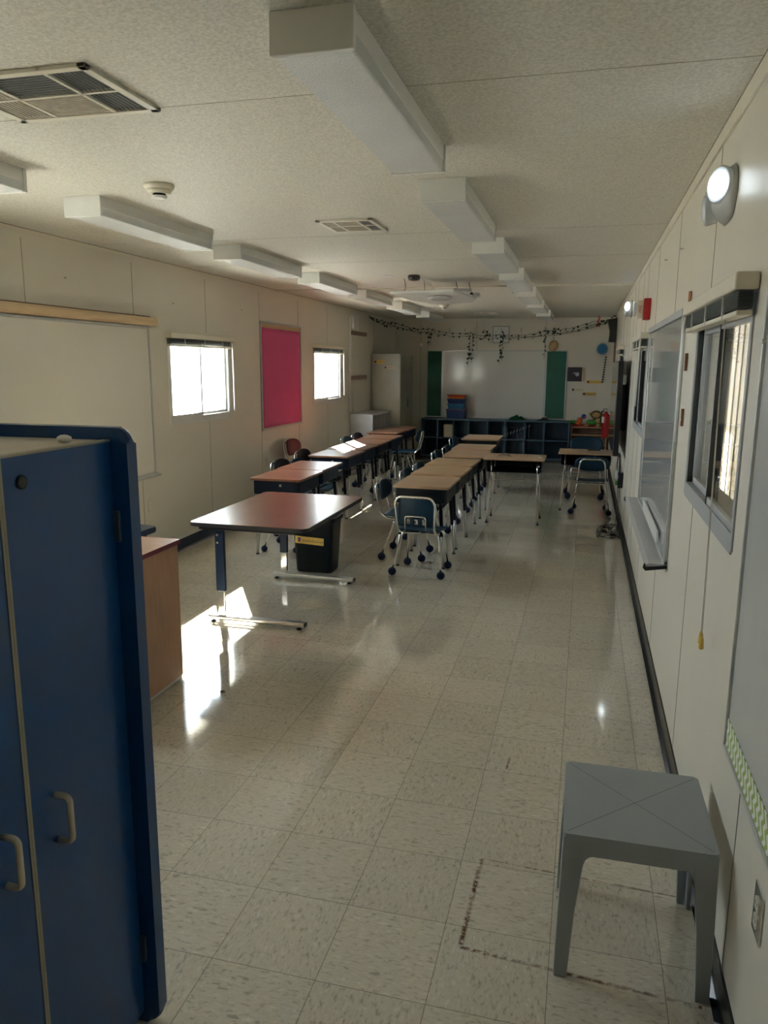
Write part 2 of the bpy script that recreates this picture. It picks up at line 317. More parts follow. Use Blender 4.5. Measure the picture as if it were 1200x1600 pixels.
def text_obj(name, txt, size, mt, parent, loc, rot, ext=.0006):
    cu = bpy.data.curves.new(name, 'FONT'); cu.body = txt; cu.size = size; cu.extrude = ext; cu.align_x = 'CENTER'; cu.align_y = 'CENTER'
    t = bpy.data.objects.new(name, cu); COL.objects.link(t); dg = bpy.context.evaluated_depsgraph_get()
    me = bpy.data.meshes.new_from_object(t.evaluated_get(dg)); bpy.data.objects.remove(t)
    me.materials.clear(); me.materials.append(MT[mt]); o = bpy.data.objects.new(name, me); COL.objects.link(o); o.parent = parent; o.location = loc; o.rotation_euler = rot; return o

# ------------------------------------------------------------------ room shell
TH = .12
def wall_with_holes(name, x0, x1, holes):
    mb = MB(); y = YF
    for (a, b, z0, z1) in sorted(holes):
        mb.box(x0, x1, y, a, 0, ZC+.1); mb.box(x0, x1, a, b, 0, z0); mb.box(x0, x1, a, b, z1, ZC+.1); y = b
    mb.box(x0, x1, y, YB+TH, 0, ZC+.1)
    return struct(mb.build(name, 'wall'))
struct(MB().box(ROOM_L-TH, ROOM_R+TH, YF-TH, YB+TH, -.1, 0).build('floor', 'floor'))
struct(MB().box(ROOM_L-TH, ROOM_R+TH, YF-TH, YB+TH, ZC, ZC+.1).build('ceiling', 'ceil'))
WL = [(2.25, 3.37, 1.16, 1.83), (5.90, 7.02, 1.16, 1.83), (9.50, 10.62, 1.16, 1.83)]  # first opening is the unseen window added for foreground light
WR = [(2.28, 3.34, 1.16, 1.80), (6.02, 7.08, 1.16, 1.80), (9.75, 10.85, 1.16, 1.80)]
wall_with_holes('wall_left', ROOM_L-TH, ROOM_L, WL)
wall_with_holes('wall_right', ROOM_R, ROOM_R+TH, WR)
struct(MB().box(ROOM_L-TH, ROOM_R+TH, YB, YB+TH, 0, ZC).build('wall_back', 'wall'))
mb = MB(); mb.box(ROOM_L-TH, ROOM_R+TH, YF-TH, YF, 0, ZC); struct(mb.build('wall_front', 'wall'))
# panel joints (thin recessed battens) on the walls
mb = MB()
for y in (2.99, 4.21, 5.41, 6.59, 7.80, 8.95, 10.05, 11.25, 12.4):
    z0 = .1
    for (a, b, q0, q1) in WL:
        if a-.06 < y < b+.06: mb.box(ROOM_L, ROOM_L+.0012, y-.0022, y+.0022, .1, q0-.05); z0 = q1+.09
    mb.box(ROOM_L, ROOM_L+.0012, y-.0022, y+.0022, z0, 2.40)
struct(mb.build('trim_1', 'seam'))
mb = MB()
for y in (.68, 1.89, 3.10, 4.31, 5.50, 6.4, 6.9, 7.6, 8.1, 8.8, 9.3, 10.2, 11.2, 12.2):
    z0 = .1
    for (a, b, q0, q1) in WR:
        if a-.06 < y < b+.06: mb.box(ROOM_R-.0012, ROOM_R, y-.0025, y+.0025, .1, q0-.05); z0 = q1+.08
    mb.box(ROOM_R-.0012, ROOM_R, y-.0025, y+.0025, z0, 2.41)
struct(mb.build('trim_2', 'seam'))
mb = MB()
for x in (-2.95, -1.93, -.72): mb.box(x-.0025, x+.0025, YB-.0012, YB, .1, 2.42)
struct(mb.build('trim_3', 'seam'))
struct(MB().box(ROOM_R-.010, ROOM_R, YF, YB, 2.405, ZC, .002).build('trim_4', 'trimc'))
struct(MB().box(ROOM_L, ROOM_L+.006, YF, YB, 2.435, ZC, .002).build('trim_5', 'trimc'))
mb = MB()
mb.box(ROOM_R-.0115, ROOM_R-.010, YF, YB, ZC-.004, ZC); mb.box(ROOM_L+.006, ROOM_L+.0075, YF, YB, ZC-.004, ZC)
struct(mb.build('trim_6', 'seam'))
struct(MB().box(ROOM_L, ROOM_R, 8.30, 8.35, ZC-.012, ZC, .003).build('trim_7', 'trimc'))
mb = MB()
for y in (2.42, 4.95, 6.2): mb.box(ROOM_L, ROOM_R, y-.0014, y+.0014, ZC-.0008, ZC)
struct(mb.build('trim_8', 'ventg'))
def baseboard(name, pts, m):
    mb = MB(); mb.prism(pts, YF, YB, 'Y'); return struct(mb.build(name, m))
baseboard('baseboard_right', [(ROOM_R, 0), (ROOM_R-.022, 0), (ROOM_R-.008, .012), (ROOM_R-.006, .098), (ROOM_R, .102)], 'base')
baseboard('baseboard_left', [(ROOM_L, 0), (ROOM_L+.02, 0), (ROOM_L+.008, .012), (ROOM_L+.006, .098), (ROOM_L, .102)], 'lbase')
struct(MB().box(ROOM_L, ROOM_R, YB-.008, YB, 0, .1).build('baseboard_back', 'base'))
# outside
struct(MB().box(-40, 40, -40, 60, -.75, -.65).build('trim_9', 'grass'))
nb = MB(); nb.box(2.0, 2.2, -6, 30, -.65, 3.0)
for k in range(88): nb.box(1.985, 2.0, -6+k*.4, -5.985+k*.4, -.65, 3.0)
tag(nb.build('neighbouring_building', 'siding'), 'beige panelled wall of the next portable seen through the right windows', 'building')
struct(MB().box(.40, 3.2, -6, 30, 2.561, 2.70).build('walkway_shade_roof', 'siding'))  # unseen walkway roof, extended flush to keep sun off the siding

def window(n, x, side, a, b, z0, z1, split, fr, blind_lbl):
    """side=+1: wall on +X side (right), -1: left"""
    w_ = bpy.data.objects.new('window_%d' % n, None); COL.objects.link(w_); w_.location = (x, (a+b)/2, z0); struct(w_)
    W, H = (b-a)/2, z1-z0; s = side
    def bx(mb, x0, x1, *r): return mb.box(min(s*x0, s*x1), max(s*x0, s*x1), *r)
    mb = MB(); f = .035
    for (y0, y1, q0, q1) in ((-W-.014, -W+.012, -f, H+f), (W-.012, W+.014, -f, H+f), (-W, W, -f-.01, .014), (-W, W, H-.012, H+f)): bx(mb, -.006, .05, y0, y1, q0, q1, .003)
    mb.build('window_frame', fr, w_)
    m = (split-.5)*2*W
    bx(MB(), -.004, .034, m-.0245, m-.0185, .012, H-.012).build('gasket', 'rubber', w_) if s > 0 else None
    bx(MB(), .0, .034, W-.0155, W-.0125, .012, H-.012).build('gasket', 'rubber', w_) if s > 0 else None
    for (y0, y1, xo, nm) in ((-W+.012, m+.018, .008, 'near'), (m-.018, W-.012, .028, 'far')):
        mb = MB(); t = .026
        for (p0, p1, q0, q1) in ((y0, y0+t, .014, H-.012), (y1-t, y1, .014, H-.012), (y0, y1, .014, .014+t), (y0, y1, H-.012-t, H-.012)): bx(mb, xo-.009, xo+.009, p0, p1, q0, q1, .002)
        sa = mb.build('sash', fr, w_)
        mb = MB(); bx(mb, xo-.002, xo+.002, y0+t, y1-t, .014+t, H-.012-t); mb.build('window_pane', 'glass', sa)
    return w_
window(1, ROOM_L, -1, *WL[1], .5, 'whitefr', '')
window(2, ROOM_L, -1, *WL[2], .5, 'whitefr', '')
window(6, ROOM_L, -1, *WL[0], .5, 'whitefr', '')  # added out of view to light the foreground
window(3, ROOM_R, 1, *WR[0], .5, 'greyfr', '')
window(4, ROOM_R, 1, *WR[1], .5, 'greyfr', '')
window(5, ROOM_R, 1, *WR[2], .5, 'greyfr', '')
struct(MB().box(.43, .545, -6, 30, -.65, -.101).build('sun_gap_skirt', 'siding'))  # unseen skirt added to stop sun passing under the floor
# ------------------------------------------------------------------ blinds
def blind(x, s, y0, y1, zt, label, wand=None, cord=None, dark='slat'):
    t = thing('window_blind', label, 'blind', (x, (y0+y1)/2, zt), 0, 'raised window blinds')
    W = (y1-y0)/2
    def bx(mb, a, b, *r): return mb.box(min(-s*a, -s*b), max(-s*a, -s*b), *r)
    bx(MB(), .001, .062, -W, W, -.045, 0, .006, 3).build('valance', 'trimc', t)
    mb = MB()
    for k in range(11): bx(mb, .012, .050, -W+.01, W-.01, -.050-k*.0042, -.0485-k*.0042)
    mb.build('slat_stack', dark, t)
    mb = bx(MB(), .010, .052, -W+.008, W-.008, -.112, -.098, .004, 3); mb.build('bottom_rail', 'trimc', t)
    for q in (-.6, 0, .6): bx(MB(), .048, .054, W*q-.006, W*q+.006, -.112, -.046).build('ladder_tape', 'wplast', t)
    if wand:
        p = -s*.05; MB().tube([(p, W*wand[0], -.05), (p-s*.006, W*wand[0], -.09), (p-s*.01, W*wand[0]-wand[1], -.09-wand[2])], .007, 8).build('tilt_wand', 'wplast', t)
    if cord:
        p = -s*.045; yy = cord[0]*W; mb = MB(); mb.tube([(p, yy, -.1), (p+s*.01, yy-.01, -cord[1])], .0012, 5); mb.tube([(p, yy-.012, -.1), (p+s*.01, yy-.03, -cord[1]-.01)], .0012, 5); mb.build('pull_cord', 'handle', t)
        mb = MB()
        for q, z in ((yy-.01, -cord[1]), (yy-.03, -cord[1]-.01)): mb.lathe([(.003, .004), (.006, -.005), (.008, -.035), (.005, -.038)], 8, (p+s*.01, q, z))
        mb.build('cord_tassel', 'yellow', t)
    return t
blind(ROOM_R, 1, 2.235, 3.38, 1.885, 'cream blind drawn up above the large near window on the right wall', wand=(.93, .02, .46), cord=(-.62, 1.06))
blind(ROOM_R, 1, 5.97, 7.12, 1.885, 'cream blind drawn up above the window between the whiteboard and the television', wand=(-.9, -.05, .45))
blind(ROOM_R, 1, 9.7, 10.9, 1.885, 'small far blind drawn up above the right window behind the television')
blind(ROOM_L, -1, 5.86, 7.06, 1.895, 'pale blind drawn up above the left window beside the ivory whiteboard', wand=(.93, .0, .62))
blind(ROOM_L, -1, 9.46, 10.66, 1.895, 'pale blind drawn up above the left window beyond the pink board', wand=(.93, .0, .60))

# ------------------------------------------------------------------ ceiling fixtures
def fixture():
    t = thing('ceiling_light', '', 'ceiling light', group='surface-mounted fluorescent lights')
    MB().box(-.10, .10, 0, 1.20, -.055, 0, .003).build('housing', 'fix', t)
    mb = MB(); mb.box(-.098, .098, .014, 1.186, -.094, -.012, .006, 3); mb.build('diffuser', 'diff', t)
    for y0, y1 in ((-.004, .014), (1.186, 1.204)):
        e = MB().box(-.106, .106, y0, y1, -.098, .0, .003).build('end_cap', 'fix', t)
        MB().lathe([(.011, -.002), (.011, .002)], 16, (0, (y0 if y0 < 0 else y1), -.03), 'Y').build('knockout', 'fix', e)
    return t
fx = fixture(); used = False
rl = ['nearest light of the row on the right half of the ceiling, largest in view', 'second light of the right row, above the middle of the floor', 'third light of the right row, next after the pair of large ones', 'fourth light of the right row, level with the near ceiling joint strip', 'fifth light of the right row, just past the ceiling joint strip', 'sixth light of the right row, second from the back wall', 'last light of the right row, closest to the back wall']
for i, (y, lb) in enumerate(zip((1.865, 3.57, 5.23, 6.86, 8.48, 10.12, 11.9), rl)):
    inst(fx, used, (-.67, y, ZC), 0, lb); used = True
ll = ['light of the left row cut off by the left edge of the photo', 'long light of the left row nearest the round smoke detector', 'third light of the left row, above the near left window', 'fourth light of the left row, above the pink board', 'fifth light of the left row, above the far left window', 'sixth light of the left row, second from the back', 'last light of the left row, closest to the back wall']
for y, lb in zip((1.80, 3.53, 5.15, 6.80, 8.35, 10.05, 11.88), ll): inst(fx, True, (-2.495, y, ZC), 0, lb)
def vent(loc, label, sx, sy_, dark):  # dark lists the banks whose slats are toned as lit
    t = thing('ceiling_vent', label, 'vent', loc, 0, 'ceiling air vents')
    mb = MB(); f = .028
    for a in ((-sx, sx, -sy_, -sy_+f), (-sx, sx, sy_-f, sy_), (-sx, -sx+f, -sy_, sy_), (sx-f, sx, -sy_, sy_)): mb.box(*a, -.012, 0, .002)
    mb.box(-sx, sx, -.006, .006, -.010, 0); 
    for x in (-sx*.42, sx*.42): mb.box(x-.006, x+.006, -sy_, sy_, -.010, 0)
    mb.build('vent_frame', 'vent', t)
    MB().box(-sx+.02, sx-.02, -sy_+.02, sy_-.02, -.0012, -.0002).build('duct_opening', 'ventd', t)
    for ci, (x0, x1) in enumerate(((-sx+f, -sx*.42-.006), (-sx*.42+.006, sx*.42-.006), (sx*.42+.006, sx-f))):
        for ri, (y0, y1) in enumerate(((-sy_+f, -.006), (.006, sy_-f))):
            lit = (ci, ri) in dark; mb = MB(); rot = Matrix.Rotation(.35, 3, 'X'); rot2 = Matrix.Rotation(.9 if ci == 0 else -.6, 3, 'Y')  # lit and shaded banks imitated by slat width and colour
            if ci == 1:
                n = 10
                for k in range(n):
                    y = y0+(k+.5)*(y1-y0)/n; hw = .0063 if lit else .0019; mb.box(x0, x1, y-hw, y+hw, -.0080, -.0070, rot=None)
            else:
                n = 8
                for k in range(n):
                    x = x0+(k+.5)*(x1-x0)/n; hw = .0046 if ci == 0 else .0016; mb.box(x-hw, x+hw, y0, y1, -.0080, -.0070)
            mb.build('louvre_bank', 'ventg' if lit or ci == 0 else 'slat', t)
    return t
vent((-1.66, 2.225, ZC), 'large near air vent in the upper left of the ceiling, half its slats coloured as lit', .265, .20, {(0, 0), (0, 1), (1, 1)})
vent((-1.40, 4.585, ZC), 'smaller air vent in the middle of the ceiling beyond the first long light', .17, .185, {(0, 1), (1, 0), (1, 1)})
vent((-1.6, 12.5, ZC), 'distant air vent near the back wall above the clock', .18, .19, {(1, 0)})
def smoke(loc, label):
    t = thing('smoke_detector', label, 'smoke detector', loc, 0, 'ceiling smoke detectors')
    MB().lathe([(.070, 0), (.070, -.012), (.062, -.022), (.058, -.024)], 28).build('base', 'plast', t)
    MB().lathe([(.057, -.022), (.055, -.034), (.034, -.040)], 28).build('collar', 'plast', t)
    MB().lathe([(.030, -.036), (.030, -.050)], 20).build('chamber', 'black', t)
    MB().lathe([(.036, -.050), (.034, -.058), (.012, -.061)], 24).build('cap', 'wplast', t)
    return t
smoke((-1.985, 3.40, ZC), 'round cream smoke detector near the large vent, left side of ceiling')
smoke((-1.95, 10.7, ZC), 'small far smoke detector behind the hanging white panel')
tag(MB().lathe([(.055, 0), (.05, -.006), (.01, -.007)], 20, (-1.86, 7.2, ZC)).build('ceiling_plate', 'wplast'), 'flat round cover plate on the ceiling left of the black hook mount', 'cover plate')
# hanging white panel with speaker disc
t = thing('ceiling_panel', 'white tilted panel with a grey round disc hung from the ceiling on wires', 'ceiling panel', (-1.45, 7.65, 2.30))
mb = MB(); mb.prism([(-.42, -.30), (.20, -.30), (.36, .10), (.30, .30), (-.10, .34), (-.28, .10)], -.012, .012, bev=.006); mb.build('panel', 'wplast', t)
MB().lathe([(.12, -.02), (.115, -.028), (.02, -.03)], 28, (.02, -.05, 0)).build('disc', 'gplast', t)
mb = MB(); mb.box(.16, .34, -.22, -.10, .0, .03, .005, rot=Matrix.Rotation(.3, 3, 'Z')); mb.box(.20, .40, .02, .12, 0, .03, .005); mb.build('wing', 'gplast', t)
for p in ((-.30, -.2), (-.12, -.15), (.16, .1), (.28, .15)):
    MB().tube([(p[0], p[1], .01), (p[0]+.012, p[1], .08), (p[0]-.006, p[1], .16)], .003, 6).build('hanging_wire', 'black', t)
mb = MB(); mb.box(-.02, .10, -.12, -.04, .012, .045, .01); mb.box(.22, .34, -.02, .05, .012, .03, .006); mb.box(-.2, -.08, -.05, .0, .012, .026, .005); mb.build('bracket', 'black', t)
t.rotation_euler = (-.10, -.02, 0)
t = thing('ceiling_camera', 'small black mount fixed to the ceiling just in front of the hanging panel', 'mount', (-1.60, 7.2, ZC))
MB().lathe([(.055, 0), (.06, -.02), (.05, -.045), (.02, -.052)], 20).build('body', 'black', t)
MB().tube([(.05, .0, -.02), (.11, .12, -.05), (.16, .28, -.12)], .006, 6).build('arm', 'steel', t)

# ------------------------------------------------------------------ emergency lights & fire alarm
def emergency(loc, label):
    t = thing('emergency_light', label, 'emergency light', loc, 0, 'twin-head emergency lights')
    mb = MB(); mb.grid(lambda u, v: (-.001-.05*(1-abs(2*u-1)**3)*(1-abs(2*v-1)**3), .13*(2*u-1)*(1-.25*(2*v-1)**2), .085*(2*v-1)*(1-.2*(2*u-1)**4)), 16, 12); mb.build('housing', 'gplast', t, solid=.008)
    for sy_, zz in ((-.035, .02), (.085, -.02)):
        h = MB().lathe([(.03, -.03), (.05, -.045), (.058, -.075), (.052, -.082)], 24, (0, sy_, zz), 'X').build('lamp_head', 'lens', t)
        MB().lathe([(.043, -.080), (.040, -.088), (.02, -.092)], 24, (0, sy_, zz), 'X').build('lamp', 'led' if sy_ < 0 else 'lens', h)
        h.rotation_euler = (0, 0, .55 if sy_ < 0 else -.2)
    return t
emergency((ROOM_R, 2.84, 2.19), 'lit emergency light high on the right wall close to the camera')
emergency((ROOM_R, 8.6, 2.23), 'lit emergency light far down the right wall near the television')
t = thing('fire_alarm', 'red fire alarm with strobe above the right whiteboard', 'fire alarm', (ROOM_R, 6.05, 2.05))
MB().box(-.05, -.001, -.065, .065, -.075, .075, .004).build('red_box', 'red', t)
MB().box(-.095, -.05, -.05, .05, -.062, .062, .006).build('horn_body', 'plast', t)
MB().box(-.115, -.095, -.035, .035, -.05, .05, .008).build('strobe', 'lens', t)
text_obj('lettering', 'FIRE', .028, 'red', t, (-.072, -.0508, 0), (PI/2, -PI/2, 0))

# ------------------------------------------------------------------ boards
def board(name, label, x, s, y0, y1, z0, z1, surf, fw_=.022, cat='whiteboard', fm='alum'):
    t = thing(name, label, cat, (x, (y0+y1)/2, z0)); W, H = (y1-y0)/2, z1-z0
    def bx(mb, a, b, *r): return mb.box(min(-s*a, -s*b), max(-s*a, -s*b), *r)
    bx(MB(), .001, .010, -W+fw_/2, W-fw_/2, fw_/2, H-fw_/2).build('board_surface', surf, t)
    mb = MB()
    for q in ((-W, -W+fw_, 0, H), (W-fw_, W, 0, H), (-W, W, 0, fw_), (-W, W, H-fw_, H)): bx(mb, .001, .018, *q, .003)
    mb.build('frame', fm, t); return t, bx
t, bx = board('whiteboard', 'tall glossy grey-white whiteboard on the right wall between two windows', ROOM_R, 1, 3.77, 5.75, .70, 1.885, 'wbr', .02)
W = .99
mb = MB(); mb.prism([(-.002, .0), (-.10, -.018), (-.105, -.004), (-.085, .008), (-.02, .006), (-.002, .03)], -W, W, 'Y'); mb.build('marker_tray', mat('pale_tray_aluminium', (.50, .51, .52), .4, .2, var=.02), t)
for y in (-W, W): MB().prism([(-.002, -.014), (-.10, -.030), (-.112, -.016), (-.108, .006), (-.10, .004), (-.100, -.012), (-.002, .002)], y-.007, y+.007, 'Y', bev=.002).build('tray_end_cap', 'rubber', t)
MB().box(-.022, -.002, -W, W, 1.165, 1.20, .003).build('top_rail', 'greyfr', t)
tag(MB().box(ROOM_R-.028, ROOM_R-.019, 4.1, 5.1, .735, .80).build('paper_sheet', 'wplast'), 'long white sheet standing in the tray of the glossy right whiteboard', 'paper')
t, bx = board('whiteboard', 'large ivory whiteboard under a blonde wood rail on the left wall', ROOM_L, -1, 3.55, 5.60, .735, 1.93, 'wbl', .02)
mb = MB(); mb.prism([(.002, 0), (.05, -.012), (.055, 0), (.02, .012), (.002, .02)], -1.02, 1.04, 'Y'); mb.build('marker_tray', 'alum', t)
t = thing('wooden_map_rail', 'long blonde wooden rail with rounded end above the ivory whiteboard', 'rail', (ROOM_L, 4.60, 1.97))
mb = MB(); mb.prism([(0, -.035), (.05, -.035), (.062, -.02), (.06, .012), (.045, .03), (0, .034)], -1.06, 1.06, 'Y'); mb.build('rail', 'blonde', t)
MB().box(.0, .03, -1.06, 1.00, .034, .039).build('dark_edge', 'brown', t)
# pink bulletin board
t, bx = board('bulletin_board', 'tall bulletin board covered in magenta paper on the left wall', ROOM_L, -1, 7.80, 9.02, .915, 2.095, 'tan', .022, 'bulletin board')
mb = MB(); rnd = random.Random(3)
mb.grid(lambda u, v: (.0125+.002*noise.noise((u*4, v*4, 0)), -.585+1.165*u+(0.012*noise.noise((v*7, 3, 0)) if u > .95 else 0), .028+1.085*v+(.008*noise.noise((u*9, 5, 0)) if v > .95 else 0)), 24, 20)
mb.build('paper_cover', 'pink', t, solid=.001)
# chevron edged board close to camera
t, bx = board('display_board', 'grey board with green chevron border strip at the right edge of the photo', ROOM_R, 1, .75, 2.06, .64, 1.95, 'greyfr', .010, 'display board')
bpy.data.objects.remove(t.children[0]) if t.children[0].name.startswith('board_surface') else None
MB().box(-.010, -.001, -.65, .65, .004, 1.305).build('board_surface', mat('pale_grey_board', (.52, .53, .50), .25, var=.02), t)
MB().box(-.0125, -.0105, -.645, .648, .008, .085).build('chevron_border', chevron_mat(), t)
# back wall boards
def backboard(name, label, x0, x1, surf, cat):
    t = thing(name, label, cat, ((x0+x1)/2, YB, .705)); W = (x1-x0)/2; H = 1.205
    MB().box(-W+.01, W-.01, -.010, -.001, .01, H-.01).build('board_surface', surf, t)
    mb = MB(); f = .02
    for q in ((-W, -W+f, 0, H), (W-f, W, 0, H)): mb.box(q[0], q[1], -.018, -.001, q[2], q[3], .003)
    mb.box(-W, W, -.018, -.001, 0, f, .003); mb.box(-W, W, -.018, -.001, H-f, H, .003); mb.build('frame', 'alum', t); return t
backboard('whiteboard', 'wide whiteboard in the middle of the back wall between green panels', -2.53, -.70, 'wb', 'whiteboard')
backboard('chalkboard_panel', 'narrow green panel left of the back whiteboard', -2.83, -2.53, 'green', 'chalkboard')
backboard('chalkboard_panel', 'narrow green panel right of the back whiteboard', -.70, -.33, 'green', 'chalkboard')

# ------------------------------------------------------------------ blue cabinet (left foreground)
t = thing('tall_cabinet', 'tall blue two-door cabinet with beige handles in the left foreground', 'cabinet', (-1.23, 1.105, 0))
# local: doors face +X at x=.25 ; far side y=.36
bx_ = MB(); bx_.box(-.27, .225, -.345, .335, .03, 1.46); bx_.build('carcass', 'bluecab', t)
MB().box(-.27, .232, -.35, .335, 1.46, 1.476, .003).build('top_panel', 'cabtop', t)
for y0 in (.332, -.372):
    poly = rrect(-.30, .285, .012, 1.503, .035, 6)
    MB().prism(poly, y0, y0+.036, 'Y', bev=.013).build('side_panel', 'bluerim', t)
MB().box(-.29, -.27, -.34, .335, .03, 1.49).build('back_panel', 'bluecab', t)
for k, (y0, y1) in enumerate(((-.334, -.0045), (.0045, .328))):
    d = MB().box(.228, .246, y0, y1, .05, 1.474).build('door', 'bluecab', t)
    mb = MB(); mb.box(.2275, .2475, y0-.0042, y0+.002, .05, 1.4755) if k else mb.box(.2275, .2475, y1-.002, y1+.0042, .05, 1.4755); mb.box(.2275, .2475, y0, y1, 1.4735, 1.4775); mb.build('edge_banding', 'cabedge', d)
    hy = (y0+.06) if k else (y1-.07); hz = .74
    hy = .075 if k else -.07
    MB().tube([(.246, hy, hz-.05), (.279, hy, hz-.05), (.279, hy, hz+.05), (.246, hy, hz+.05)], .0065, 10, round_=.02).build('handle', 'handle', d)
MB().lathe([(.013, 0), (.0125, .004), (.009, .005)], 20, (.246, .053, 1.425), 'X').build('lock', 'black', t)
for z in (1.288, .23): 
    MB().box(.247, .262, .322, .331, z-.035, z+.035, .002).build('hinge', 'hinge', t)
tag(MB().ball((0, 0, 0), .013, (1.3, 1, .7), 2).build('eraser_lump', 'wplast'), 'small white lump lying on the blue cabinet top near its far edge', 'lump').location = (-1.04, 1.36, 1.484)

# ------------------------------------------------------------------ wood cabinet + blue-edged table
t = thing('wood_cabinet', 'low cherry-wood cabinet with burgundy top edge behind the blue cabinet', 'cabinet', (-2.27, 3.03, 0))
MB().box(-.29, .295, -.36, .37, .03, .735, .002).build('carcass', 'maple', t)
MB().box(-.30, .305, -.37, .38, .737, .758).build('worktop', 'maple', t)
mb = MB(); mb.box(.305, .308, -.372, .382, .736, .759); mb.box(-.30, .305, .38, .383, .736, .759); mb.build('edge_strip', 'redge', t)
for x in (-.26, .26):
    for y in (-.33, .34): MB().lathe([(.015, 0), (.018, .02), (.01, .03)], 12, (x, y, 0)).build('foot', 'black', t)
MB().box(-.29, .290, -.36, .365, .012, .03).build('plinth', 'gplast', t)
t = thing('activity_table', 'navy-edged table corner showing behind the cherry-wood cabinet', 'table', (-2.9, 3.72, 0))
MB().prism(rrect(-.5, .5, -.20, .20, .04), .675, .70, bev=.002).build('tabletop', 'charc', t)
MB().prism(rrect(-.505, .505, -.205, .205, .045), .668, .697, bev=.008).build('edge_band', 'navym', t)
for x in (-.44, .44):
    for y in (-.15, .15): MB().cyl((x, y, 0), (x, y, .67), .014, 10).build('leg', 'chrome', t)

# ------------------------------------------------------------------ grey resin side table
t = thing('side_table', 'small square grey resin table against the right wall in the foreground', 'table', (.197, 2.07, 0), .01)
HT = .43; W = .193
MB().prism(rrect(-W, W, -W, W, .012), HT-.016, HT, bev=.003).build('tabletop', 'gtab', t)
mb = MB(); 
for a, b in (((-1, -1), (1, 1)), ((-1, 1), (1, -1))):
    d = Vector((b[0]-a[0], b[1]-a[1], 0)).normalized(); n = Vector((-d.y, d.x, 0))*.0012; p, q = Vector((a[0]*(W-.012), a[1]*(W-.012), HT+.0002)), Vector((b[0]*(W-.012), b[1]*(W-.012), HT+.0002))
    vsx = [mb.bm.verts.new(x) for x in (p-n, q-n, q+n, p+n)]; mb.bm.faces.new(vsx)
mb.build('crease', mat('grey_crease', (.13, .15, .165), .5), t)
for k in range(4):
    rot = Matrix.Rotation(k*PI/2, 4, 'Z'); mb = MB()
    # apron with rounded inner corners
    q5 = [(.0248*math.cos(a), .025*math.sin(a)) for a in (0, .39, .78, 1.18, 1.57)]
    poly = [(-W+.004, HT-.012), (W-.004, HT-.012), (W-.004, HT-.083), (W-.057, HT-.083)] + [(W-.082+c_, HT-.083+s_) for c_, s_ in q5] + [(-W+.082-c_, HT-.083+s_) for c_, s_ in reversed(q5)] + [(-W+.057, HT-.083), (-W+.004, HT-.083)]
    _ = [(-W+.002, HT-.014), (W-.002, HT-.014), (W-.004, HT-.06), (W-.058, HT-.06)] + [(W-.06-.02*math.sin(a), HT-.062-.0+.0-.02*(1-math.cos(a))+.02) for a in (0.4, .9, 1.3, 1.57)] + [(-W+.06+.02*math.sin(a), HT-.062-.02*(1-math.cos(a))+.02) for a in (1.57, 1.3, .9, .4)] + [(-W+.058, HT-.06), (-W+.004, HT-.06)]
    mb.prism(poly, -W+.0006, -W+.0125, 'Y', bev=.0)
    for v in mb.bm.verts: v.co = rot @ v.co
    mb.build('apron', 'gtab', t)
for sx_ in (-1, 1):
    for sy_ in (-1, 1):
        mb = MB()
        # L-section tapering leg
        def Lsec(z, wd, off):
            o = W+off; th = .013
            return [(sx_*(o), sy_*(o), z), (sx_*(o-wd), sy_*(o), z), (sx_*(o-wd), sy_*(o-th), z), (sx_*(o-th), sy_*(o-th), z), (sx_*(o-th), sy_*(o-wd), z), (sx_*(o), sy_*(o-wd), z)]
        rg = [[mb.bm.verts.new(p) for p in Lsec(z, wd, off)] for z, wd, off in ((HT-.010, .064, -.001), (HT-.05, .060, 0), (HT-.10, .055, .001), (.2, .044, .004), (0, .036, .007))]
        for A, B in zip(rg, rg[1:]):
            for k in range(6): mb.bm.faces.new((A[k], A[(k+1) % 6], B[(k+1) % 6], B[k]))
        mb.bm.faces.new(rg[0]); mb.bm.faces.new(rg[-1])
        o = mb.build('leg', 'gtab', t); md = o.modifiers.new('b', 'BEVEL'); md.width = .003; md.segments = 2

# ------------------------------------------------------------------ rectangular table
t = thing('work_table', 'cherry laminate table with black edge nearest the sunlit floor', 'table', (-1.985, 4.83, 0))
X0, X1, Y0, Y1, Z = -.385, .41, -.62, .61, .665
MB().prism(rrect(X0+.003, X1-.003, Y0+.003, Y1-.003, .045, 8), Z-.022, Z, bev=.001).build('tabletop', 'lamred', t)
MB().prism(rrect(X0, X1, Y0, Y1, .048, 8), Z-.026, Z-.0015, bev=.006).build('edge_band', 'rubber', t)
for y in (-.54, .52):
    c = MB().box(-.235, -.175, y-.015, y+.015, .21, Z-.03, .004).build('column', 'navym', t)
    MB().box(-.228, -.182, y-.011, y+.011, .04, .215, .002).build('chrome_insert', 'chrome', c)
    for z in (.58, .53): MB().lathe([(.009, 0), (.007, -.005)], 12, (-.215, y-.015, z), 'Y').build('bolt', 'chrome', c)
    mb = MB(); 
    mb.box(-.30, .36, y-.025, y+.025, .018, .05, .012, 4); mb.build('base_bar', 'steel', t)
    MB().box(.361, .366, y-.02, y+.02, .022, .046).build('bar_end_plug', 'black', t)
    for x in (-.27, .32): MB().lathe([(.018, 0), (.018, .006), (.006, .010), (.006, .02)], 12, (x, y, 0)).build('glide', 'black', t)
    MB().box(-.34, .30, y-.02, y+.02, Z-.055, Z-.026, .003).build('support_arm', 'blackm', t)
MB().box(-.225, -.19, -.54, .52, Z-.075, Z-.045).build('stretcher', 'steel', t)
mb = MB(); mb.tube([(.40, .10, Z-.028), (.35, .2, Z-.05), (.30, .45, Z-.05), (.32, .5, Z-.03)], .006, 8); mb.build('edge_clip', 'steel', t)

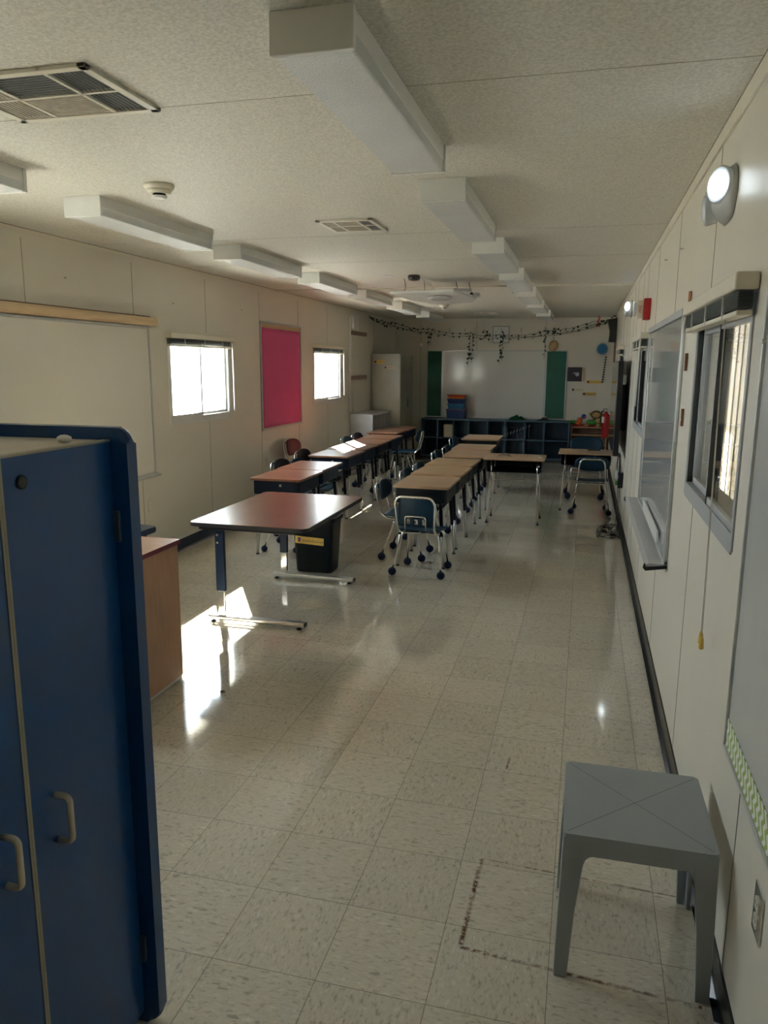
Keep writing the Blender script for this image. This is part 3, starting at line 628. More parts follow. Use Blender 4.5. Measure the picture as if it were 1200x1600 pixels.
# ------------------------------------------------------------------ waste bin
t = thing('waste_bin', 'tall charcoal waste bin with a yellow label behind the cherry table', 'bin', (-2.035, 5.68, 0))
mb = MB(); secs = []
for (z, w_, d_) in ((0, .145, .10), (.012, .150, .105), (.41, .172, .124), (.42, .184, .134), (.45, .186, .136), (.455, .178, .128), (.42, .166, .118), (.03, .142, .096)):
    secs.append([mb.bm.verts.new((x, y, z)) for (x, y) in rrect(-w_, w_, -d_, d_, .035, 4)])
for A, B in zip(secs, secs[1:]):
    n = len(A)
    for k in range(n): f = mb.bm.faces.new((A[k], A[(k+1) % n], B[(k+1) % n], B[k])); f.smooth = True
mb.bm.faces.new(secs[0]); mb.bm.faces.new(secs[-1]); mb.build('body', 'charc', t)
lb = MB().box(-.15, .09, -.002, .0, -.03, .03).build('label_card', 'yellow', t); lb.location = (.005, -.1185, .262); lb.rotation_euler = (.055, .05, 0)
text_obj('lettering', 'wastebasket', .036, 'brown', lb, (.0, -.0024, -.001), (PI/2, 0, 0))
MB().prism([(-.014, .018), (.014, .018), (.009, -.018), (-.009, -.018)], -.0035, -.002, 'Y').build('bin_picture', 'purple', lb).location = (-.115, 0, 0)

# ------------------------------------------------------------------ student desks
def make_desk(style):
    top, boxm, sleeve, low = {'L': ('lamred', 'navym', 'blackm', 'steel'), 'R': ('lamtan', 'charc', 'blackm', 'steel'), 'C': ('lamtan', 'blackm', None, 'chrome')}[style]
    t = thing('student_desk', '', 'desk', group='student desks'); Z = .68
    MB().prism(rrect(-.308, .308, -.232, .232, .022, 4), Z-.020, Z, bev=.004).build('desktop', top, t)
    # book box: floor, closed back (+Y) and ends, open towards -Y; rounded rear corners
    mb = MB(); out = [(-.275, -.205), (-.275, .165), (-.262, .19), (-.235, .203), (.235, .203), (.262, .19), (.275, .165), (.275, -.205)]
    zs = [(Z-.021, 0), (Z-.045, 0), (Z-.05, .004), (Z-.056, .004), (Z-.061, 0), (Z-.075, 0), (Z-.08, .004), (Z-.086, .004), (Z-.091, 0), (Z-.125, 0), (Z-.138, -.006), (Z-.145, -.018)]
    rings = [[mb.bm.verts.new((x*(1+(o/.25)), y*(1+(o/.25)) if y > 0 else y, z)) for x, y in out] for z, o in (zs if style != 'L' else [zs[0], zs[9], zs[10], zs[11]])]
    for A, B in zip(rings, rings[1:]):
        for k in range(len(out)-1): mb.bm.faces.new((A[k], A[k+1], B[k+1], B[k]))
    mb.bm.faces.new(rings[-1])
    mb.build('book_box', boxm, t, solid=.003)
    for sx_ in (-1, 1):
        for sy_ in (-1, 1):
            a = Vector((sx_*.235, sy_*.155, Z-.14)); b = Vector((sx_*.262, sy_*.192, .012)); m = a.lerp(b, .52)
            if sleeve:
                l = MB().tube([a+Vector((0, 0, .10)), a, m], .0155, 10).build('leg', sleeve, t); MB().tube([m-(b-a)*.03, b], .0125, 10).build('leg_insert', low, l)
                MB().lathe([(.007, 0), (.006, .004)], 10, (a.x+sx_*.0155, a.y, a.z+.02), 'X').build('screw', 'chrome', l)
            else:
                l = MB().tube([a+Vector((0, 0, .10)), a, b], .013, 10).build('leg', low, t)
            MB().lathe([(.017, 0), (.017, .006), (.008, .014)], 12, (b.x, b.y, 0)).build('glide', 'black', l)
    if style == 'C': MB().tube([(-.245, -.15, .42), (-.2, -.13, .445), (.2, -.13, .445), (.245, -.15, .42)], .005, 8).build('stretcher', 'steel', t)
    else: MB().tube([(-.24, .165, .50), (.24, .165, .50)], .007, 8).build('stretcher', 'blackm', t)
    if style == 'L': MB().lathe([(.012, 0), (.010, .006), (.004, .007)], 12, (-.279, .06, Z-.06), 'X').build('knob', 'chrome', t)
    return t
dR, dL, dC = make_desk('R'), make_desk('L'), make_desk('C')
for o in dL.children:
    if o.name.startswith('knob'): o.rotation_euler = (0, 0, PI); o.location = (0, .10, 0)
RZ = -PI/2
Rr = [(-1.245, 6.24, .0, 'oak-topped desk at the near end of the middle row, behind the empty blue chair', 1), (-1.25, 6.95, -.03, 'worn oak-topped desk second from the near end of the middle row', 1.0), (-1.255, 7.60, -.03, 'oak-topped desk third in the middle row, just before the gap', 1.0),
      (-1.235, 8.42, 0, 'oak-topped desk behind the gap, directly left of the black desk standing crosswise', 1.0), (-1.26, 9.14, 0, 'oak-topped desk second from the far end of the middle row', 1.0), (-1.29, 10.15, 0, 'oak-topped desk at the far end of the middle row, nearest the blue cubbies', 1.04)]
for i, (x, y, a, lb, s) in enumerate(Rr):
    o = inst(dR, i > 0, (x, y, 0), RZ+a, lb, s)
    if i in (1, 2):
        for c in o.children:
            if c.name.startswith('desktop'): c.data = c.data.copy(); c.data.materials[0] = MT['lamtan2']
Lr = [(-2.52, 6.28, .0, 'cherry-topped desk nearest the camera in the left row, chrome knob on its end'), (-2.54, 6.93, 0, 'cherry-topped desk second in the left row, gleaming beside the window light'), (-2.62, 8.0, -.02, 'cherry-topped desk after the jog in the left row, next to the maroon chair'), (-2.645, 8.69, -.02, 'cherry-topped desk carrying the nearer patch of direct sun'), (-2.65, 9.36, 0, 'cherry-topped desk carrying the farther patch of direct sun'), (-2.655, 10.02, 0, 'cherry-topped desk just past the sunlit pair in the left row'), (-2.80, 10.93, 0, 'cherry-topped desk second from the far end, in front of the grey shelf'), (-2.78, 11.62, 0, 'farthest cherry-topped desk of the left row, in front of the metal locker')]
for i, (x, y, a, lb) in enumerate(Lr): inst(dL, i > 0, (x, y, 0), RZ+a, lb)
inst(dC, False, (-.68, 8.16, 0), 0, 'single crosswise desk with black box and chrome legs right of the middle row', 1.02)
inst(dC, True, (.045, 9.10, 0), 0, 'single desk near the right wall between two facing blue chairs', .99)

# ------------------------------------------------------------------ chairs
def make_chair(style, m):
    t = thing('school_chair', '', 'chair', group='school chairs'); h = .375
    mb = MB()
    def seat(u, v):
        x, y = 2*u-1, 2*v-1; k = 1/max(1e-6, (abs(x)**4+abs(y)**4)**.25/max(abs(x), abs(y))) if (x or y) else 1
        # square to superellipse
        r = max(abs(x), abs(y)); 
        if r > 0: q = r/((abs(x)**5+abs(y)**5)**.2); x, y = x*q, y*q
        return (x*.185, y*.175, h+.012*x*x+.012*(y < 0)*y*y-.018*(y > .6)*(y-.6)/.4-.004)
    mb.grid(seat, 14, 14); mb.build('seat', m, t, solid=.008)
    mb = MB()
    if style == 'shell':
        z0, z1 = h+.045, .655
        def bk(u, v):
            x = 2*u-1; wd = .165-.03*v; e = 1-.10*max(0, v-.8)/.2*abs(x)**4
            return (x*wd, -.19-.045*v+.022*(1-x*x)*-1+.02, z0+(z1-z0)*v*e+.01*(1-x*x)*(v > .9))
        def hole(u, v): return .08 < v < .38 and any(abs(u-c) < .055 for c in (.30, .5, .70))
        mb.grid(bk, 20, 16, hole); mb.build('backrest', m, t, solid=.007)
        MB().tube([(-.085, -.215, z0-.02), (-.085, -.228, z0+.09), (.085, -.228, z0+.09), (.085, -.215, z0-.02)], .006, 8, round_=.025).build('slot_frame', 'chrome', t)
        bw, bt = .165, .668
    else:
        z0, z1 = .50, .665
        def bk(u, v):
            x, y = 2*u-1, 2*v-1; r = max(abs(x), abs(y))
            if r > 0: q = r/((abs(x)**2.6+abs(y)**2.6)**(1/2.6)); x, y = x*q, y*q
            return (x*.185, -.215-.012*y+.03*x*x, (z0+z1)/2+(z1-z0)/2*y)
        mb.grid(bk, 16, 12); mb.build('backrest', m, t, solid=.010)
        bw, bt = .135, .635
    MB().tube([(-.14, .13, h-.02), (-.15, -.13, h-.02), (-.15, -.20, h+.02), (-bw, -.245, bt-.05), (-bw*.8, -.25, bt), (bw*.8, -.25, bt), (bw, -.245, bt-.05), (.15, -.20, h+.02), (.15, -.13, h-.02), (.14, .13, h-.02)], .0095, 8, round_=.05).build('back_frame', 'chrome', t)
    for sx_ in (-1, 1):
        for fx_, fy, ty in ((.178, .172, .10), (.205, -.172, -.07)):
            l = MB().tube([(sx_*fx_, fy, .045), (sx_*.150, ty, h-.03), (sx_*.01, ty, h-.028)], .0095, 8, round_=.035).build('leg', 'chrome', t)
            MB().ball((sx_*fx_, fy, .033), .033, sub=3).build('tennis_ball', 'ball', l)
    return t
cS, cO, cD, cM = make_chair('shell', 'shell'), make_chair('oval', 'shell'), make_chair('oval', 'shell2'), make_chair('oval', 'shellred')
E_ = -PI/2   # facing +X
inst(cS, False, (-1.20, 5.835, 0), -.07, 'blue slotted-back chair seen from behind at the near end of the middle row', .97)
R_ch = [(-1.44, 6.32, 'blue oval-backed chair drawn up to the left side of the nearest oak desk', 1.0), (-1.42, 7.12, 'blue chair tucked at the left of the second oak desk, only its back showing', 1.0), (-1.40, 7.60, 'blue chair back peeping above the left corner of the third oak desk', 1.0), (-1.40, 8.62, 'blue chair back at the left of the oak desk behind the gap', 1.03), (-1.42, 9.38, 'small blue chair back left of the second last oak desk', 1.0), (-1.46, 10.2, 'farthest blue chair back at the left of the last oak desk', 1.06)]
for i, (x, y, lb, s) in enumerate(R_ch): inst(cO, i > 0, (x, y, 0), E_, lb, s)
inst(cO, True, (.115, 8.86, 0), 0, 'blue chair with arched chrome back facing away, near the right wall', 1.0)
inst(cO, True, (.05, 9.93, 0), PI, 'blue chair facing the camera across the desk by the right wall', 1.12)
L_ch = [(cD, -2.64, 6.95, 'dark chair whose back rises behind the second cherry desk by the left wall', 1.09, False), (cO, -2.545, 6.29, 'blue chair pushed fully under the nearest cherry desk, only its ball feet showing', .85, True), (cO, -2.70, 7.50, 'chair pushed under from the left where the left row jogs, its seat catching light', 1.0, True), (cD, -2.78, 7.93, 'dark chair back just in front of the maroon chair', 1.08, True), (cM, -3.07, 8.40, 'maroon chair against the left wall below the magenta board', 1.17, False), (cO, -2.80, 9.62, 'chair with shiny sunlit back tube left of the far sun-patched desk', 1.07, True), (cD, -2.80, 10.12, 'dark small chair back against the pale end of the grey shelf', 1.08, True)]
for (p, x, y, lb, s, u) in L_ch: inst(p, u, (x, y, 0), E_, lb, s)
inst(cO, True, (-2.49, 10.62, 0), PI/2+.1, 'blue chair on the aisle side of the far left desks with chrome back tubes', 1.12)

# ------------------------------------------------------------------ back of room furniture
t = thing('cubby_shelf', 'long low blue cubby shelf along the back wall', 'shelf', (-1.53, 13.66, 0)); W = 1.30
MB().box(-W, W, -.20, .20, .68, .705, .003).build('top_board', 'cub', t)
MB().box(-W, W, -.20, .20, .03, .055, .003).build('bottom_board', 'cub', t)
MB().box(-W+.02, W-.02, -.195, .195, .358, .376).build('middle_shelf', 'cub', t)
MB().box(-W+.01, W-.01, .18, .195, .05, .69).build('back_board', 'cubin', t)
MB().box(-W+.03, W-.03, -.18, .18, .0, .03).build('plinth', 'black', t)
for x in (-1.29, -1.0, -.715, -.44, -.11, .20, .535, .87, 1.29): MB().box(x-.011, x+.011, -.199, .19, .05, .69).build('divider', 'cub', t)
tag(MB().box(-2.42, -2.26, 13.49, 13.62, .3765, .60, .008, 3).build('storage_box', 'beige'), 'beige box standing in an upper cell of the blue cubby shelf', 'box')
# stack of bins
def bin_(z, w_, d_, h_, m, lid, label, x=-2.215, rz=0):
    t = thing('storage_bin', label, 'storage bin', (x, 13.64, z), rz, 'storage bins stacked on the cubby shelf')
    mb = MB(); A = [mb.bm.verts.new((px, py, 0)) for px, py in rrect(-w_*.9, w_*.9, -d_*.9, d_*.9, .015, 3)]; B = [mb.bm.verts.new((px, py, h_)) for px, py in rrect(-w_, w_, -d_, d_, .015, 3)]
    n = len(A)
    for k in range(n): mb.bm.faces.new((A[k], A[(k+1) % n], B[(k+1) % n], B[k]))
    mb.bm.faces.new(A); mb.bm.faces.new(B); mb.build('tub', m, t)
    if lid: MB().prism(rrect(-w_-.01, w_+.01, -d_-.01, d_+.01, .02, 3), h_, h_+.012, bev=.003).build('lid', lid, t)
    return z+h_+(.0125 if lid else .0005)
z = .706
z = bin_(z, .170, .14, .155, 'binblue', 'lidred', 'large navy bin with maroon lid at the bottom of the stack')
z = bin_(z, .150, .13, .085, 'bint', 'bint', 'shallow teal-blue bin second from the bottom of the stack')
z = bin_(z, .155, .13, .075, 'binblue', 'binblue', 'shallow navy bin in the middle of the stack')
z = bin_(z, .150, .13, .035, 'bino', None, 'thin orange tray second from the top of the stack', -2.205, .04)
z = bin_(z, .155, .13, .022, 'binr', 'bino', 'red-orange tray on top of the bin stack', -2.215, -.03)
# green tinsel heap
rnd = random.Random(5); mb = MB()
mb.grid(lambda u, v: ((u-.5)*.36, (v-.5)*.24, max(.001, .085*math.exp(-((u-.5)**2+(v-.5)**2)*9)*(.7+.9*noise.noise((u*7, v*7, 1))))), 30, 20)
for k in range(70):
    a = rnd.uniform(0, 6.28); r_ = rnd.uniform(0, .15); p = Vector((r_*math.cos(a), r_*.6*math.sin(a), .055*math.exp(-r_*r_*60))); q = p+Vector((rnd.uniform(-.04, .04), rnd.uniform(-.04, .02), rnd.uniform(.0, .035)))
    mb.tube([p, q], .003, 3)
o = tag(mb.build('tinsel_heap', 'foil'), 'crumpled heap of green tinsel on the blue cubby shelf', 'tinsel'); o.location = (-1.14, 13.62, .706)
t = thing('tape_dispenser', 'small black tape dispenser on the cubby shelf right of the tinsel', 'tape dispenser', (-.68, 13.6, .706))
MB().prism([(-.11, 0), (.08, 0), (.08, .03), (.05, .055), (-.02, .055), (-.05, .02), (-.11, .015)], -.03, .03, 'Y', bev=.004).build('body', 'black', t)
MB().lathe([(.025, -.02), (.025, .02)], 16, (.03, 0, .045), 'Y').build('tape_roll', 'gplast', t)
# grey shelf
t = thing('grey_shelf', 'pale grey low shelf with upright partitions in the far left corner', 'shelf', (-3.245, 11.61, 0))
MB().box(-.18, .18, -.54, -.515, 0, .905, .003).build('end_panel', 'greysh', t); MB().box(-.18, .18, .515, .54, 0, .905).build('end_panel', 'greysh', t)
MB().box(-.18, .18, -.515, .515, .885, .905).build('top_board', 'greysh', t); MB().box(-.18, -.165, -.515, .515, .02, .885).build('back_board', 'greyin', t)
MB().box(-.165, .175, -.515, .515, .02, .045).build('bottom_board', 'greysh', t)
for y in (-.26, 0, .26): MB().box(-.165, .17, y-.009, y+.009, .045, .885).build('partition', 'greysh', t)
MB().box(.180, .1815, -.535, -.45, .82, .87).build('sticker', 'gplast', t)
# locker
t = thing('metal_locker', 'tall grey metal storage locker in the far left corner', 'locker', (-3.17, 12.68, 0))
MB().box(-.24, .235, -.46, .46, .03, 1.82, .004).build('carcass', 'locker', t)
for s in (-1, 1):
    d = MB().box(.236, .25, min(s*.003, s*.455), max(s*.003, s*.455), .06, 1.80, .003).build('door', 'lockerd', t)
    mb = MB()
    for k in range(4): mb.box(.251, .256, s*.23-.06, s*.23+.06, 1.62-k*.03, 1.628-k*.03)
    mb.build('vent_slot', 'black', d)
hd = MB().box(.251, .262, .05, .075, .95, 1.08, .003).build('handle_plate', 'black', t)
MB().tube([(.262, .0, 1.0), (.285, .0, 1.0), (.285, .0, .95)], .008, 8).build('handle', 'chrome', t)
for x in (-.2, .2):
    for y in (-.4, .4): MB().cyl((x, y, 0), (x, y, .03), .02, 10).build('foot', 'black', t)
t2 = t
for (x, z_, m, lb) in ((-.11, 1.69, 'yellow', 'yellow name card at the upper left of the locker side'), (.06, 1.60, 'paper', 'cream name card lower right on the locker side')):
    c = tag(MB().box(x-.09, x+.09, -.0025, -.0005, z_-.028, z_+.028).build('name_card', m), lb, 'card', 'name cards on the locker'); c.location = (-3.17, 12.22, 0)
    mb = MB(); mb.box(x-.08, x-.045, -.004, -.0025, z_-.018, z_+.018); mb.build('picture', 'purple', c)
    mb = MB(); mb.tube([(x-.02+i*.012, -.0035, z_+.008*math.sin(i*1.9)) for i in range(8)], .0022, 5); mb.build('handwriting', 'brown', c)
# wooden shelf with toys
t = thing('toy_shelf', 'light wood low shelf full of plush toys in the far right corner', 'shelf', (.09, 13.70, 0))
MB().box(-.30, .30, -.17, .17, .60, .62, .003).build('top_board', 'shelfw', t)
for x in (-.29, .29): MB().box(x-.010, x+.010, -.165, .17, 0, .60).build('side_panel', 'shelfw', t)
for z_ in (.30, .47, .05): MB().box(-.28, .28, -.165, .16, z_, z_+.018).build('shelf_board', 'shelfw', t)
MB().box(-.28, .28, .16, .17, .02, .60).build('back_board', 'brown', t)
MB().box(-.28, .10, -.10, .12, .62, .645).build('red_cushion', 'pr', t)
t = thing('plush_bird', 'green, orange and blue plush toy lying at the left on the toy shelf', 'plush toy', (-.09, 13.60, .647))
mb = MB(); mb.ball((-.10, 0, .045), .06, (1.9, .8, .55)); mb.ball((-.19, 0, .03), .03, (1.6, .9, .5)); mb.build('wing', 'pg', t)
mb = MB(); mb.ball((.02, 0, .07), .055, (.9, .9, 1.1)); mb.ball((.0, -.02, .035), .05, (1.1, .9, .7)); mb.build('body', 'po', t)
mb = MB(); mb.ball((.085, .0, .145), .042); mb.build('head', 'pb', t); MB().ball((.10, -.045, .14), .015, (1, 1.4, .8)).build('beak', 'po', t)
t = thing('plush_turtle', 'green and tan plush turtle in the middle of the toy shelf', 'plush toy', (.14, 13.58, .622))
mb = MB(); mb.ball((0, 0, .075), .075, (1.35, .9, .62)); mb.build('shell', 'pg', t)
for p, s in (((-.09, -.03, .03), (1.3, .9, .7)), ((.10, -.03, .03), (1, .9, 1)), ((-.07, .05, .02), (1, 1, .6)), ((.08, .05, .02), (1, 1, .6))): MB().ball(p, .034, s).build('foot', 'pt', t)
MB().ball((.09, -.02, .105), .045, (1, .9, 1.05)).build('head', 'pt', t)
t = thing('plush_monkey', 'brown plush monkey head leaning at the back of the toy shelf', 'plush toy', (.20, 13.74, .62))
MB().ball((0, 0, .07), .07, (1, .8, 1)).build('body', 'pbr', t); hd = MB().ball((.0, -.02, .20), .085, (1.1, .7, .85)).build('head', 'pbr', t)
MB().ball((.0, -.065, .195), .058, (1.15, .5, .85)).build('face', 'pt', hd)
for s in (-1, 1): MB().ball((s*.095, -.01, .21), .03, (.8, .4, 1)).build('ear', 'pt', hd)
# fire extinguisher
t = thing('fire_extinguisher', 'red fire extinguisher hanging on the right wall near the back', 'fire extinguisher', (.345, 12.95, .50))
MB().lathe([(.05, 0), (.062, .01), (.062, .34), (.05, .375), (.022, .395), (.02, .42)], 24).build('cylinder', 'red', t)
MB().box(-.035, .03, -.012, .012, .42, .44, .004).build('valve', 'chrome', t)
MB().box(-.06, .02, -.010, .010, .455, .465, .003).build('lever', 'black', t)
MB().tube([(-.03, 0, .43), (-.075, 0, .42), (-.085, -.01, .33), (-.07, -.01, .22)], .010, 8, round_=.03).build('hose', 'black', t)
MB().box(-.005, .075, -.02, .02, .34, .37).build('wall_bracket', 'black', t)
MB().box(-.066, -.03, -.05, -.03, .24, .34).build('inspection_tag', 'wplast', t)

# ------------------------------------------------------------------ television etc on right wall
t = thing('wall_television', 'large black flat television seen edge-on along the right wall', 'television', (.30, 8.85, 1.22))
MB().box(.0, .055, -.83, .83, -.475, .475, .006).build('casing', 'black', t)
MB().box(-.002, -.0, -.815, .815, -.46, .46).build('screen', 'screen', t)
MB().box(.055, .122, -.4, .4, -.25, .25, .01).build('wall_mount', 'black', t)
MB().box(.055, .09, -.76, -.70, .24, .34, .004).build('white_socket', 'wplast', t)
mb = MB(); rnd = random.Random(2)
for k in range(4): mb.tube([(.07, -.72+k*.05, -.47), (.06+.03*rnd.random(), -.70+k*.1, -.62), (.08, -.5-k*.12, -.70), (.10, -.45-k*.1, -.80)], .004, 6, round_=.1)
mb.build('hanging_cable', 'black', t)
t = thing('power_box', 'black outlet box with white adapter low on the wall under the television', 'outlet box', (ROOM_R, 8.22, .50))
MB().box(-.05, -.001, -.06, .06, -.10, .06, .006).build('box', 'black', t); MB().box(-.08, -.05, -.03, .03, -.01, .07, .006).build('adapter', 'wplast', t)
MB().box(-.075, -.05, -.05, .0, -.07, -.03, .006).build('plug', 'pg', t)
mb = MB(); rnd = random.Random(7)
for k in range(5):
    pts = [(rnd.uniform(.17, .40), rnd.uniform(7.4, 8.3), .006+.005*k) for _ in range(9)]; pts[0] = (.40, 8.2, .01)
    mb.tube(pts, .0035, 6, round_=.12)
mb.tube([(.375, 8.2, .40), (.39, 8.15, .2), (.36, 8.0, .03), (.30, 7.9, .01)], .0035, 6, round_=.1)
mb.box(.24, .28, 7.78, 7.86, .003, .03, .006); mb.box(.31, .36, 7.62, 7.68, .003, .03, .006)
tag(mb.build('cable_tangle', 'black'), 'tangle of thin black cables on the floor under the television', 'cables', kind='stuff')
t = thing('corner_speaker', 'black wedge speaker high in the far right corner', 'speaker', (.30, 12.6, 2.17))
MB().prism([(-.03, .17), (.115, .20), (.115, -.17), (.0, -.16), (.02, .0)], -.12, .12, 'Y', bev=.006).build('cabinet', 'black', t)
MB().box(.09, .12, -.04, .04, -.6, -.16).build('bracket_pole', 'brown', t)
# item on near-wall desk
tag(MB().box(.06, .20, 8.99, 9.03, .694, .706, .005).build('marker', 'black'), 'black marker on the desk between the facing chairs', 'marker')

# ------------------------------------------------------------------ wall bits
t = thing('wall_clock', 'square framed clock with cream dial above the back whiteboard', 'clock', (-1.50, YB, 2.18))
mb = MB(); q = .148
for a in ((-q, q, q-.016, q), (-q, q, -q, -q+.016), (-q, -q+.016, -q, q), (q-.016, q, -q, q)): mb.box(a[0], a[1], -.03, -.001, a[2], a[3], .003)
mb.build('frame', 'greyfr', t); MB().box(-q+.01, q-.01, -.012, -.001, -q+.01, q-.01).build('dial', 'wplast', t)
for i in range(1, 13):
    a = PI/2-i*PI/6; text_obj('numeral', str(i), .034, 'ink', t, (.105*math.cos(a), -.0135, .105*math.sin(a)), (PI/2, 0, 0))
MB().box(-.003, .003, -.016, -.014, 0, .085).build('minute_hand', 'ink', t); MB().box(-.06, 0, -.016, -.014, -.004, .004).build('hour_hand', 'ink', t)
def wall_plate(loc, label, s, m1, m2):
    t = thing('outlet_plate', label, 'outlet', loc, 0, 'wall outlets')
    MB().box(min(-s*.005, -s*.0005), max(-s*.005, -s*.0005), -.036, .036, -.058, .058, .002).build('plate', m1, t)
    for z_ in (-.02, .02):
        r_ = MB().prism(rrect(-.016, .016, z_-.014, z_+.014, .007, 4), min(-s*.004, -s*.008), max(-s*.004, -s*.008), 'X').build('receptacle', m2, t)
        mb = MB()
        for y in (-.006, .006): mb.box(min(-s*.0075, -s*.0084), max(-s*.0075, -s*.0084), y-.001, y+.001, z_-.002, z_+.007)
        mb.build('slot', 'black', r_)
    return t
wall_plate((ROOM_R, 1.615, .478), 'chrome outlet plate with beige receptacles at the lower right edge', 1, 'chrome', 'plast')
wall_plate((ROOM_L, 5.50, .49), 'beige outlet low on the left wall below the ivory whiteboard', -1, 'plast', 'wplast')
wall_plate((ROOM_L, 7.9, .56), 'beige outlet low on the left wall under the pink board', -1, 'plast', 'plast')
for y, z_, lb in ((3.665, 1.925, 'top rusty clothespin on the right wall by the whiteboard corner'), (3.62, 1.66, 'middle rusty clothespin between the whiteboard and the near window'), (3.60, 1.42, 'lowest rusty clothespin between the whiteboard and the near window')):
    t = thing('clothespin', lb, 'clothespin', (ROOM_R, y, z_), 0, 'clothespins on the right wall')
    for s in (-1, 1): 
        l = MB().box(-.012, -.001, s*.007-.0035, s*.007+.0035, -.038, .038, .001).build('prong', 'rust', t); l.rotation_euler = (s*-.09, 0, 0)
    MB().lathe([(.004, -.013), (.004, -.010)], 10, (0, 0, -.01), 'X').build('spring', 'steel', t)
PP = [(ROOM_R, 3.4, 2.26, 'near the seam right of the emergency light'), (ROOM_R, 2.05, 1.70, 'beside the near window by the display board'), (ROOM_R, 4.1, 2.2, 'above the right whiteboard'), (ROOM_R, 4.9, 2.25, 'high above the far half of the right whiteboard'), (ROOM_L, 6.0, 2.14, 'above the near left window'), (ROOM_L, 7.35, 2.18, 'between the near left window and the pink board'), (ROOM_L, 4.6, 2.2, 'above the blonde rail')]
for (x, y, z_, wh) in PP:
    s = 1 if x > 0 else -1
    tag(MB().lathe([(.002, 0), (.002, -s*.008), (.006, -s*.010), (.004, -s*.016), (.006, -s*.020), (.003, -s*.021)], 10, (x, y, z_), 'X').build('pushpin', 'steel'), 'small pushpin on the wall '+wh, 'pushpin', 'pushpins')
# conduit, thermostat-like box, brown strips
t = thing('wall_conduit', 'thin white pipe with a hooked top running down the far left wall', 'pipe', (ROOM_L, 11.05, 0))
MB().tube([(.016, 0, .95), (.016, 0, 2.33), (.016, .03, 2.37), (.016, .08, 2.34)], .014, 10, round_=.03).build('pipe', 'wplast', t)
tag(MB().box(ROOM_L, ROOM_L+.05, 11.15, 11.42, 2.16, 2.39, .03, 4).build('air_unit', 'wplast'), 'rounded white box high on the far left wall beside the white pipe', 'wall box')
for z_, lb in ((2.11, 'upper brown strip on the far left wall beside the white pipe'), (1.445, 'lower brown strip on the far left wall beside the white pipe')): tag(MB().box(ROOM_L, ROOM_L+.02, 11.10, 11.95, z_-.03, z_+.03, .004).build('wall_strip', 'brown'), lb, 'strip', 'brown strips on the left wall')
# right back wall decorations
t = thing('paper_sun', 'blue fringed paper disc on the back wall at the right', 'decoration', (.24, YB-.01, 1.93))
poly = []
for k in range(36): r_ = .105 if k % 2 else .078; a = k*PI/18+.05*(k % 2); poly.append((r_*math.cos(a), r_*math.sin(a)))
MB().prism(poly, -.006, .0, 'Y').build('fringed_disc', 'cyan', t)
mb = MB()
for r_ in (.03, .055): mb.tube([(r_*math.cos(k*PI/10), -.008, r_*math.sin(k*PI/10)) for k in range(20)], .004, 5, closed=True)
mb.build('ring_pattern', 'bint', t)
mb = MB(); 
for k in range(11): mb.box(.055-.004*k, .085-.004*k, -.004, 0, -.15-k*.042, -.125-k*.042, rot=Matrix.Rotation(.5, 3, 'Y'))
mb.build('striped_tail', 'ink', t)
t = thing('shadow_box', 'black square box frame with a pale disc on the back wall', 'frame', (-.195, YB, 1.50))
MB().box(-.12, .12, -.05, -.001, -.12, .12, .003).build('box', 'ink', t); MB().box(.12, .135, -.05, -.001, -.118, .122).build('side_board', 'blonde', t)
mb = MB(); mb.lathe([(.035, -.056), (.035, -.050)], 20, (.04, 0, 0), 'Y'); mb.box(-.03, .02, -.054, -.050, .01, .03); mb.build('disc', 'greyfr', t)
for (x0, x1, z_, m, lb) in ((.01, .26, 1.372, 'yellow', 'top yellow word strip on the back wall, under the striped tail'), (-.24, -.03, 1.235, 'paper', 'faded cream word strip right beside the green panel'), (-.05, .18, 1.165, 'yellow', 'lowest yellow word strip above the toy shelf')):
    c = tag(MB().box(x0, x1, YB-.004, YB-.001, z_-.026, z_+.026).build('word_strip', m), lb, 'word strip', 'word strips on the back wall')
    mb = MB(); mb.box(x0+.01, x0+.045, YB-.0052, YB-.004, z_-.018, z_+.018); mb.build('picture', 'redge' if m == 'yellow' and x0 > 0 else 'purple', c)
    mb = MB(); mb.tube([(x0+.07+i*.016, YB-.005, z_+.007*math.sin(i*2.1)) for i in range(8)], .0022, 5); mb.build('handwriting', 'brown', c)
for x, lb in ((-2.935, 'left one of two white hooks high on the back wall'), (-2.70, 'right one of two white hooks high on the back wall')): tag(MB().lathe([(.02, 0), (.028, -.012), (.012, -.02)], 16, (x, YB, 2.005), 'Y').build('wall_hook', 'wplast'), lb, 'hook', 'white hooks on the back wall')
for x, w_ in ((-2.70, 'leftmost'), (-2.42, 'second from the left'), (-2.14, 'third from the left'), (-1.15, 'right of the clock')): tag(MB().box(x-.004, x+.004, YB-.008, YB, 2.22, 2.30).build('wall_strip', 'brown'), 'short thin upright strip high on the back wall, '+w_, 'strip', 'thin strips above the back whiteboard')
tag(MB().box(-1.99, -1.93, YB-.02, YB, 2.19, 2.30, .004).build('thermostat', 'plast'), 'small cream thermostat box left of the square clock', 'thermostat')
t = thing('paper_mask', 'tan oval mask hanging above the right green panel', 'decoration', (-.585, 13.872, 1.98))
mb = MB(); mb.grid(lambda u, v: (.085*(2*u-1)*math.sqrt(max(0, 1-(2*v-1)**2))*(.8+.2*v), -.03*(1-(2*u-1)**2), .10*(2*v-1)), 10, 12); o = mb.build('mask', 'skin', t, solid=.004); o.rotation_euler = (0, .4, 0)
MB().tube([(0, 0, .09), (.01, 0, .22)], .003, 5).build('string', 'vine', t)
